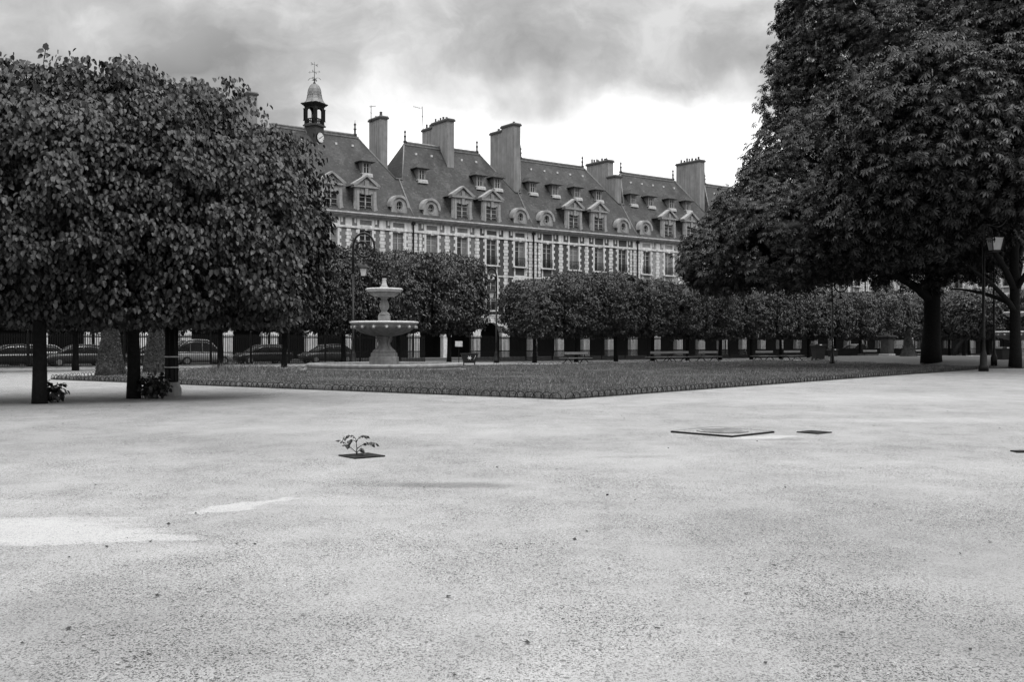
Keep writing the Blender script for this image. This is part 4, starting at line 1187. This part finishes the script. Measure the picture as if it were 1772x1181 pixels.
# ------------------------------------------------------------------ benches
def bench():
    t = thing('bench', '', 'bench', (0, 0, 0), 0, 'slatted park benches in a row')
    m = MB()
    for k in range(3): m.box(-1.2, 1.2, -.62+.17*k, -.62+.17*k+.13, .43, .465)
    m.build('seat', 'wood_pale', t)
    m = MB()
    for k in range(3): m.box(-1.2, 1.2, .18+.17*k, .18+.17*k+.13, .43, .465)
    m.build('seat', 'wood_pale', t)
    m = MB(); m.box(-1.22, 1.22, -.05, -.015, .74, .94); m.build('backrest', 'wood_pale', t)
    lm = MB()
    lm.tube([(0, -.62, .41), (0, .62, .41)], .028, 6); lm.tube([(0, -.55, 0), (0, -.35, .2), (0, -.12, .36), (0, 0, .55), (0, 0, .93)], .04, 6)
    lm.tube([(0, .55, 0), (0, .35, .2), (0, .12, .36), (0, .02, .55)], .04, 6); lm.box(-.06, .06, -.66, -.5, 0, .06); lm.box(-.06, .06, .5, .66, 0, .06)
    lme = lm.mesh('leg', 'iron')
    for x in (-.85, .85): link('leg', lme, t, (x, 0, 0))
    return t
proto = bench()
bl = [(997, 60.6, 'bench left of the others, nearest the gap in the trees'), (1143, 60.6, 'bench left one of a close pair in the middle of the row'), (1174, 61.3, 'bench right one of a close pair in the middle of the row'),
      (1225, 60.8, 'bench alone between the close pair and the double bench'), (1322, 60.6, 'bench further from the wheeled bin, second left of it'), (1370, 60.6, 'bench immediately left of the wheeled bin'),
      (1505, 61.5, 'bench between the wheeled bin and the stone pedestal'), (1590, 62, 'bench near the slim yew cone by the thick trunk')]
for i, (px, pp, lab) in enumerate(bl):
    o = proto if i == 0 else copy_tree(proto)
    o.location = perp_pt(px, pp); o.rotation_euler.z = FA; o['label'] = lab

# ------------------------------------------------------------------ bins, sign, pedestal
def bin_(p, lab, rz, s=1.0):
    t = thing('wheeled_bin', lab, 'bin', p, rz, 'dark wheeled bins', s)
    m = MB()
    v = [(-.30, -.3, .12), (.30, -.3, .12), (.30, .3, .12), (-.30, .3, .12), (-.38, -.38, 1.0), (.38, -.38, 1.0), (.38, .40, 1.0), (-.38, .40, 1.0)]
    m.add(v, [(3, 2, 1, 0), (0, 1, 5, 4), (1, 2, 6, 5), (2, 3, 7, 6), (3, 0, 4, 7), (4, 5, 6, 7)]); m.box(-.42, .42, -.42, .43, .96, 1.02); m.build('body', 'plastic', t)
    m = MB(); m.prism([(-.44, 1.02), (.44, 1.02), (.36, 1.13), (-.36, 1.13)], -.46, .46); m.box(-.35, .35, .44, .52, 1.0, 1.07); m.build('lid', 'plastic', t)
    m = MB(); m.box(-.12, .05, -.472, -.462, 1.04, 1.10); m.build('sticker', 'sign_white', t)
    for x in (-.3, .3):
        m = MB(); m.lathe([(.02, -.03), (.11, -.03), (.11, .03), (.02, .03)], 14, mx=Matrix.Translation((x, .32, .11)) @ Matrix.Rotation(math.pi/2, 4, 'Y')); m.build('wheel', 'rubber', t)
    for x in (-.26, .26):
        m = MB(); m.box(x-.05, x+.05, -.25, -.15, 0, .14); m.build('foot', 'rubber', t)
bin_(perp_pt(1416, 58.8), 'large dark wheeled bin by the double bench at the far side of the lawn', FA-.5, 1.38)
bin_(perp_pt(1441, 59.3), 'lower dark wheeled bin tucked against the large one', FA-.3, .95)
bin_(at(1738, 76), 'dark wheeled bin in front of the second fountain at the right edge', .1, 1.2)
# wide container with pale ornament behind the fountain
p = perp_pt(812, 60.5); t = thing('litter_basket', 'wide dark litter basket with a pale ornament right of the fountain', 'litter basket', p, .1)
m = MB(); m.add([(-.42, -.3, .18), (.42, -.3, .18), (.42, .3, .18), (-.42, .3, .18), (-.6, -.42, .82), (.6, -.42, .82), (.6, .42, .82), (-.6, .42, .82)], [(3, 2, 1, 0), (0, 1, 5, 4), (1, 2, 6, 5), (2, 3, 7, 6), (3, 0, 4, 7)])
m.box(-.64, .64, -.46, .46, .82, .9); m.build('basket', 'plastic', t)
m = MB()
for k in range(6):
    a = k*math.pi/3; m.tube([(0, -.40, .55), (.17*math.cos(a), -.41, .55+.15*math.sin(a))], .022, 5)
m.tube([(.07*math.cos(a), -.415, .55+.07*math.sin(a)) for a in [k*math.pi/6 for k in range(12)]], .02, 5, closed=True); m.tube([(.3, -.40, .42), (.38, -.42, .58), (.44, -.43, .74)], .015, 5); m.build('ornament', 'sign_white', t)
for x in (-.4, .4):
    m = MB(); m.box(x-.04, x+.04, -.04, .04, 0, .3); m.build('leg', 'iron', t)
p = perp_pt(794, 68.5); t = thing('notice_board', 'small pale notice board on a post under the trees right of the fountain', 'sign', p, .05)
m = MB(); m.box(-.3, .3, -.03, .0, 1.35, 1.8); m.build('panel', 'sign_white', t)
m = MB(); m.box(-.03, .03, 0, .05, 0, 1.85); m.build('post', 'iron', t)
p = perp_pt(1535, 59.2); t = thing('stone_pedestal', 'weathered stone pedestal with a moulded cap at the far side of the lawn', 'pedestal', p, FA)
m = MB(); m.bbox(-.72, .72, -.72, .72, 0, .35, .04); m.bbox(-.6, .6, -.6, .6, .35, .55, .04); m.build('base', 'stone_dark', t)
m = MB(); m.bbox(-.48, .48, -.48, .48, .55, 2.15, .03); m.box(-.36, .36, -.5, -.48, .75, 1.95); m.build('shaft', 'soil', t)
m = MB(); m.bbox(-.56, .56, -.56, .56, 2.15, 2.28, .02); m.bbox(-.68, .68, -.68, .68, 2.28, 2.42, .03); m.lathe([(.4, 2.42), (.3, 2.5), (.3, 2.6)], 16); m.build('cap', 'soil', t)

# ------------------------------------------------------------------ cars
def loft(m, st, prof, mat=0):
    """st: list of (x, half width, z bottom, z top); prof: cross-section points (u in -1..1, w in 0..1)"""
    n = len(prof); v = []; f = []
    for (x, hw, z0, z1) in st:
        for (u, w) in prof: v.append((x, u*hw, z0+(z1-z0)*w))
    for i in range(len(st)-1):
        for k in range(n):
            l = (k+1) % n; f.append((i*n+k, i*n+l, (i+1)*n+l, (i+1)*n+k))
    f.append(tuple(range(n-1, -1, -1))); f.append(tuple((len(st)-1)*n+k for k in range(n)))
    m.add(v, f, mat, True)
def car_proto(paint, van=False):
    t = link('parked_car', None)
    sec = [(-.86, 0), (-.97, .25), (-1, .55), (-.95, .85), (-.8, 1), (.8, 1), (.95, .85), (1, .55), (.97, .25), (.86, 0)]
    m = MB()
    loft(m, [(-2.1, .62, .42, .62), (-2.0, .78, .3, .72), (-1.7, .86, .24, .84), (-1.0, .88, .22, .93), (0, .88, .22, .95), (1.0, .88, .22, .95), (1.7, .87, .25, .97), (2.0, .82, .32, .9), (2.08, .7, .42, .7)], sec)
    m.build('body', paint, t)
    m = MB()
    z = .35 if van else 0
    loft(m, [(-1.15, .78, .9, .95), (-.5, .72, .9, 1.32+z*.8), (-.2, .70, .9, 1.42+z), (.6, .70, .9, 1.45+z), (1.2, .70, .9, 1.38+z), (1.75, .74, .9, 1.0+z)], sec, 0)
    m.build('windows', 'glass', t)
    m = MB()
    loft(m, [(-.45, .62, 1.335+z*.8, 1.36+z*.85), (-.2, .64, 1.41+z, 1.45+z), (.6, .64, 1.44+z, 1.48+z), (1.25, .62, 1.37+z, 1.41+z)], sec)
    for sy in (-1, 1):
        m.tube([(-1.1, sy*.77, .95), (-.48, sy*.66, 1.33+z*.8), (-.2, sy*.655, 1.42+z), (.6, sy*.655, 1.45+z), (1.2, sy*.66, 1.38+z), (1.75, sy*.74, 1.0+z)], .035, 6)
        for x in (.2, 1.05): m.tube([(x, sy*.80, .93), (x-.02, sy*.665, 1.42+z)], .03, 5)
    m.build('roof', paint, t)
    for x in (-1.35, 1.3):
        for sy in (-1, 1):
            w = MB(); w.lathe([(.2, -.1), (.3, -.1), (.32, -.06), (.32, .06), (.3, .1), (.2, .1)], 20, mx=Matrix.Rotation(math.pi/2, 4, 'X')); o = w.build('wheel', 'rubber', t, (x, sy*.80, .32))
            w = MB(); w.lathe([(.19, -.105), (.19, .105)], 12, mx=Matrix.Rotation(math.pi/2, 4, 'X'), smooth=False); w.build('rim', 'chrome', o)
    for sy in (-1, 1):
        w = MB(); w.box(-2.06, -1.93, sy*.62-.14, sy*.62+.14, .58, .70); w.build('headlight', 'frosted', t)
        w = MB(); w.box(1.98, 2.07, sy*.66-.1, sy*.66+.1, .62, .82); w.build('tail_light', 'plastic', t)
    return t
protos = {k: car_proto(*a) for k, a in {'dark': ('paint_dark',), 'grey': ('paint_grey',), 'white': ('paint_white',), 'van': ('paint_white', True)}.items()}
used = set()
for px, pp, k, rz, lab in ((18, 74, 'dark', 0, 'dark parked car at the left edge, behind the railing'), (135, 73.8, 'grey', 0, 'grey parked car left of the left yew cone'), (268, 74, 'dark', 0, 'dark parked car seen between the middle trunk and the ringed post'),
                            (348, 73.6, 'van', math.pi, 'white tall parked car just right of the ringed post'), (455, 73.8, 'dark', 0, 'dark parked car right of the white one, under the lime crown'),
                            (566, 74, 'grey', 0, 'grey parked car behind the railing left of the fountain'), (60, 80.5, 'white', 0, 'white parked car across the street at the far left'),
                            (1478, 74, 'white', 0, 'white parked car behind the railing left of the stone pedestal')):
    o = protos[k] if k not in used else copy_tree(protos[k]); used.add(k)
    o.location = perp_pt(px, pp); o.rotation_euler.z = FA+rz; o.scale = (1.05,)*3
    tag(o, lab, 'car', 'cars parked along the street')
for k in protos:
    if k not in used: raise RuntimeError(k)

# ------------------------------------------------------------------ small things on the gravel
def grate(px, py, w, rz, lab, drop=.02, bars=7):
    t = thing('drain_grate', lab, 'grate', gp(px, py), rz, 'dark grates in the gravel')
    m = MB()
    m.box(-w/2, w/2, -w/2, -w/2+.04, -.01, .02); m.box(-w/2, w/2, w/2-.04, w/2, -.01, .02); m.box(-w/2, -w/2+.04, -w/2+.04, w/2-.04, -.01, .02); m.box(w/2-.04, w/2, -w/2+.04, w/2-.04, -.01, .02)
    m.build('frame', 'iron', t)
    m = MB()
    for i in range(bars): x = -w/2+.04+(w-.08)*(i+.5)/bars; m.box(x-.018, x+.018, -w/2+.04, w/2-.04, .006, .016)
    m.box(-w/2+.04, w/2-.04, -w/2+.04, w/2-.04, .001, .006); m.build('bars', 'iron', t)
grate(626, 790.5, .48, R(38), 'square dark grate with a seedling growing from it')
grate(1409, 749.5, .44, R(40), 'square dark grate right of the round manhole')
grate(1766, 783, .2, R(10), 'small dark grate at the right edge of the gravel', bars=4)
def manhole():
    p = gp(1250, 749.5); t = thing('manhole', 'round manhole cover in a raised square frame on the gravel', 'manhole cover', p, R(43))
    w = .64; m = MB()
    n = 32; v = []; f = []
    for i in range(n):
        a = 2*math.pi*i/n; c, s = math.cos(a), math.sin(a); k = w/max(abs(c), abs(s))
        v += [(c*k, s*k, .0), (c*k, s*k, .03), (c*.46, s*.46, .03), (c*.46, s*.46, .015)]
    for i in range(n):
        j = (i+1) % n
        for q in range(3): f.append((4*i+q, 4*j+q, 4*j+q+1, 4*i+q+1))
    m.add(v, f); m.build('frame', 'gravel', t)
    m = MB()
    for k in range(4):
        mx = Matrix.Rotation(k*math.pi/2, 4, 'Z'); m.box(-w-.012, w+.012, -w-.014, -w, -.005, .033, mx=mx)
    m.build('edge_iron', 'iron', t)
    m = MB(); m.lathe([(.45, .02), (.45, .04), (.40, .042)], 32, smooth=False); m.tube([(.45*math.cos(a), .45*math.sin(a), .04) for a in [k*math.pi/16 for k in range(32)]], .008, 5, closed=True)
    for i in range(-4, 5):
        for j in range(-4, 5):
            if math.hypot(i, j) < 4.2: m.box(i*.09-.03, i*.09+.03, j*.09-.03, j*.09+.03, .042, .05)
    m.build('cover', 'render', t)
manhole()
def seedling():
    p = gp(617, 788.5); t = thing('seedling', 'small seedling with fern like leaves growing out of the square grate', 'plant', p, 0, None, 1.25)
    m = MB(); lv = []; rg = np.random.default_rng(5)
    m.tube([(0, 0, 0), (.004, 0, .08), (-.004, 0, .17)], [.007, .006, .004], 6)
    fr = [((0, 0, .03), (-.08, 0, .10), (-.19, 0, .22)), ((0, 0, .16), (-.02, 0, .25), (-.13, -.02, .25)), ((0, 0, .15), (.02, 0, .22), (.11, .02, .27)), ((0, 0, .07), (.09, 0, .15), (.22, .01, .185)), ((0, 0, .02), (.05, -.05, .09), (.09, -.08, .10)), ((0, 0, .15), (-.05, -.03, .20), (-.08, -.06, .18))]
    P, T, Nn, S = [], [], [], []
    for a, b, c in fr:
        a, b, c = Vector(a), Vector(b), Vector(c); pts = []
        for i in range(8):
            q = i/7; pts.append(a*(1-q)**2+b*2*q*(1-q)+c*q*q+Vector((0, 0, -.05*q*q*q)))
        m.tube(pts, [.005*(1-.6*i/7) for i in range(8)], 5)
        for i in range(3, 8):
            for sy in (-1, 1):
                for _ in range(2):
                    d = (pts[i]-pts[i-1]).normalized(); sd = Vector((0, sy, 0))
                    tp = sd*.7+d*.5+Vector((0, 0, -.45)); P.append(tuple(pts[i]+Vector(rg.normal(0, .008, 3)))); T.append(tuple(tp)); Nn.append((rg.normal(0, .4), -sy*.3, 1)); S.append(rg.uniform(.035, .06))
        P.append(tuple(pts[-1])); T.append(tuple((pts[-1]-pts[-2]).normalized()+Vector((0, 0, -.5)))); Nn.append((0, 0, 1)); S.append(.06)
    m.build('stems', 'sapling', t)
    v, f = scatter(LEAF*np.array([.7, 1, 1]), LEAFF, np.array(P), np.array(T), np.array(Nn, float), np.array(S))
    link('leaves', np_mesh('leaves', v, f, ['sapling']), t)
seedling()
# lone shoot above the near limes
sh = thing('twig_shoot', 'lone leafy shoot sticking out above the top of the left lime crown', 'twig', at(78, 27.3, 9.0))
m = MB(); m.tube([(0, 0, -.3), (-.05, 0, .25), (.0, 0, .6)], .012, 5); m.build('stem', 'bark', sh)
P = np.array([(0, 0, .6), (-.03, 0, .55), (-.05, 0, .45), (-.02, 0, .5), (.0, 0, .58), (-.04, 0, .3)], float); T = np.array([(.1, 0, .9), (-.9, 0, .05), (-.9, 0, -.4), (.5, 0, -.4), (.2, .2, .8), (.6, 0, -.2)], float)
v, f = scatter(LEAF, LEAFF, P, T, np.array([(.3, -1, .6)]*6, float), np.array([.2, .24, .2, .14, .16, .12])); link('leaves', np_mesh('leaves', v, f, ['lime_leaf']), sh)

# ------------------------------------------------------------------ sky, sun, camera
SUN_EL, SUN_AZ = R(56), R(128)      # azimuth clockwise from +Y (view direction)
w = bpy.data.worlds.new('World'); sc.world = w; w.use_nodes = True
nt = w.node_tree; bg = nt.nodes['Background']
sky = nd(nt, 'ShaderNodeTexSky'); sky.sky_type = 'NISHITA'; sky.sun_disc = False
sky.sun_elevation = SUN_EL; sky.sun_rotation = SUN_AZ
bw = nt.nodes.new('ShaderNodeRGBToBW'); nt.links.new(sky.outputs[0], bw.inputs[0])
co = nt.nodes.new('ShaderNodeTexCoord').outputs['Generated']
nv = nt.nodes.new('ShaderNodeVectorMath'); nv.operation = 'NORMALIZE'; nt.links.new(co, nv.inputs[0]); dv = nv.outputs[0]
wn = nd(nt, 'ShaderNodeTexNoise'); wn.inputs['Scale'].default_value = 2.2; wn.inputs['Detail'].default_value = 4
nt.links.new(scaled(nt, dv, (1, 1, 1.8)), wn.inputs['Vector'])
wv = nt.nodes.new('ShaderNodeVectorMath'); wv.operation = 'MULTIPLY_ADD'
nt.links.new(wn.outputs['Color'], wv.inputs[0]); wv.inputs[1].default_value = (.26, .26, .17); nt.links.new(dv, wv.inputs[2])
wn2 = nd(nt, 'ShaderNodeTexNoise'); wn2.inputs['Scale'].default_value = 9; wn2.inputs['Detail'].default_value = 6
nt.links.new(dv, wn2.inputs['Vector'])
wv2 = nt.nodes.new('ShaderNodeVectorMath'); wv2.operation = 'MULTIPLY_ADD'
nt.links.new(wn2.outputs['Color'], wv2.inputs[0]); wv2.inputs[1].default_value = (.10, .10, .09); nt.links.new(wv.outputs[0], wv2.inputs[2])
dw = wv2.outputs[0]
n1 = noise_tex(nt, 4.2, 10, .6, scaled(nt, dw, (1, 1, 1.45)))
n2 = noise_tex(nt, 8.0, 7, .55, scaled(nt, dw, (1, 1, 1.5)))
cl = mth(nt, 'ADD', mth(nt, 'MULTIPLY', n1, .68), mth(nt, 'MULTIPLY', n2, .32))
cl = ramp(nt, cl, [(.40, .39), (.49, .53), (.58, .76)])
def lobe(px, py, rx, rz, soft=.6):
    d = Vector(((px-CX)/F, 1, (HY-py)/F)).normalized()
    s = nt.nodes.new('ShaderNodeVectorMath'); s.operation = 'SUBTRACT'; nt.links.new(dw, s.inputs[0])
    s.inputs[1].default_value = (d.x+.18, d.y+.18, d.z+.13)
    m_ = nt.nodes.new('ShaderNodeVectorMath'); m_.operation = 'MULTIPLY'; nt.links.new(s.outputs[0], m_.inputs[0]); m_.inputs[1].default_value = (1/rx, 1/.6, 1/rz)
    l = nt.nodes.new('ShaderNodeVectorMath'); l.operation = 'LENGTH'; nt.links.new(m_.outputs[0], l.inputs[0])
    mr = nt.nodes.new('ShaderNodeMapRange'); mr.interpolation_type = 'SMOOTHSTEP'; nt.links.new(l.outputs['Value'], mr.inputs[0])
    mr.inputs[1].default_value = 1+soft; mr.inputs[2].default_value = 1-soft; mr.inputs[3].default_value = 0; mr.inputs[4].default_value = 1
    return mr.outputs[0]
for (px, py, rx, rz, a, soft) in ((1060, 315, .25, .068, .75, .4), (760, 240, .11, .045, .36, .6), (640, 170, .07, .05, .16, .8), (230, 60, .16, .05, .12, .8)):
    cl = mth(nt, 'ADD', cl, mth(nt, 'MULTIPLY', lobe(px, py, rx, rz, soft), a))
for (px, py, rx, rz, a, soft) in ((420, 190, .12, .07, .20, .7), (1150, 135, .16, .03, .02, .7)):
    cl = mth(nt, 'SUBTRACT', cl, mth(nt, 'MULTIPLY', lobe(px, py, rx, rz, soft), a))
sp = nt.nodes.new('ShaderNodeSeparateXYZ'); nt.links.new(dv, sp.inputs[0])
zen = nt.nodes.new('ShaderNodeMapRange'); zen.interpolation_type = 'SMOOTHSTEP'; nt.links.new(sp.outputs[2], zen.inputs[0])
zen.inputs[1].default_value = .34; zen.inputs[2].default_value = .85; zen.inputs[3].default_value = 1; zen.inputs[4].default_value = 5.4
cl = mth(nt, 'MULTIPLY', mth(nt, 'MAXIMUM', cl, .12), zen.outputs[0])
tot = mth(nt, 'ADD', mth(nt, 'MULTIPLY', cl, 9.6), mth(nt, 'MULTIPLY', bw.outputs[0], .06))
nt.links.new(tot, bg.inputs['Color']); bg.inputs['Strength'].default_value = .1
sl = bpy.data.lights.new('sun', 'SUN'); sl.energy = 1.0; sl.angle = R(14); sl.color = (1, 1, 1)
so = bpy.data.objects.new('sun', sl); C.objects.link(so)
d = Vector((math.sin(SUN_AZ)*math.cos(SUN_EL), math.cos(SUN_AZ)*math.cos(SUN_EL), math.sin(SUN_EL)))
so.rotation_euler = d.to_track_quat('Z', 'Y').to_euler()

cam = bpy.data.cameras.new('camera'); cam.sensor_width = 36; cam.lens = F/1772*36; cam.clip_end = 6000; cam.clip_start = .1
co_ = bpy.data.objects.new('camera', cam); C.objects.link(co_)
co_.location = (0, 0, EYE); co_.rotation_euler = (math.pi/2+math.atan((HY-590.5)/F), 0, 0)
sc.camera = co_
sc.view_settings.view_transform = 'Standard'; sc.view_settings.look = 'None'
sc.view_settings.exposure = 0; sc.view_settings.gamma = 1
sc.render.engine = 'CYCLES'
sc.cycles.max_bounces = 5; sc.cycles.diffuse_bounces = 3; sc.cycles.transparent_max_bounces = 4
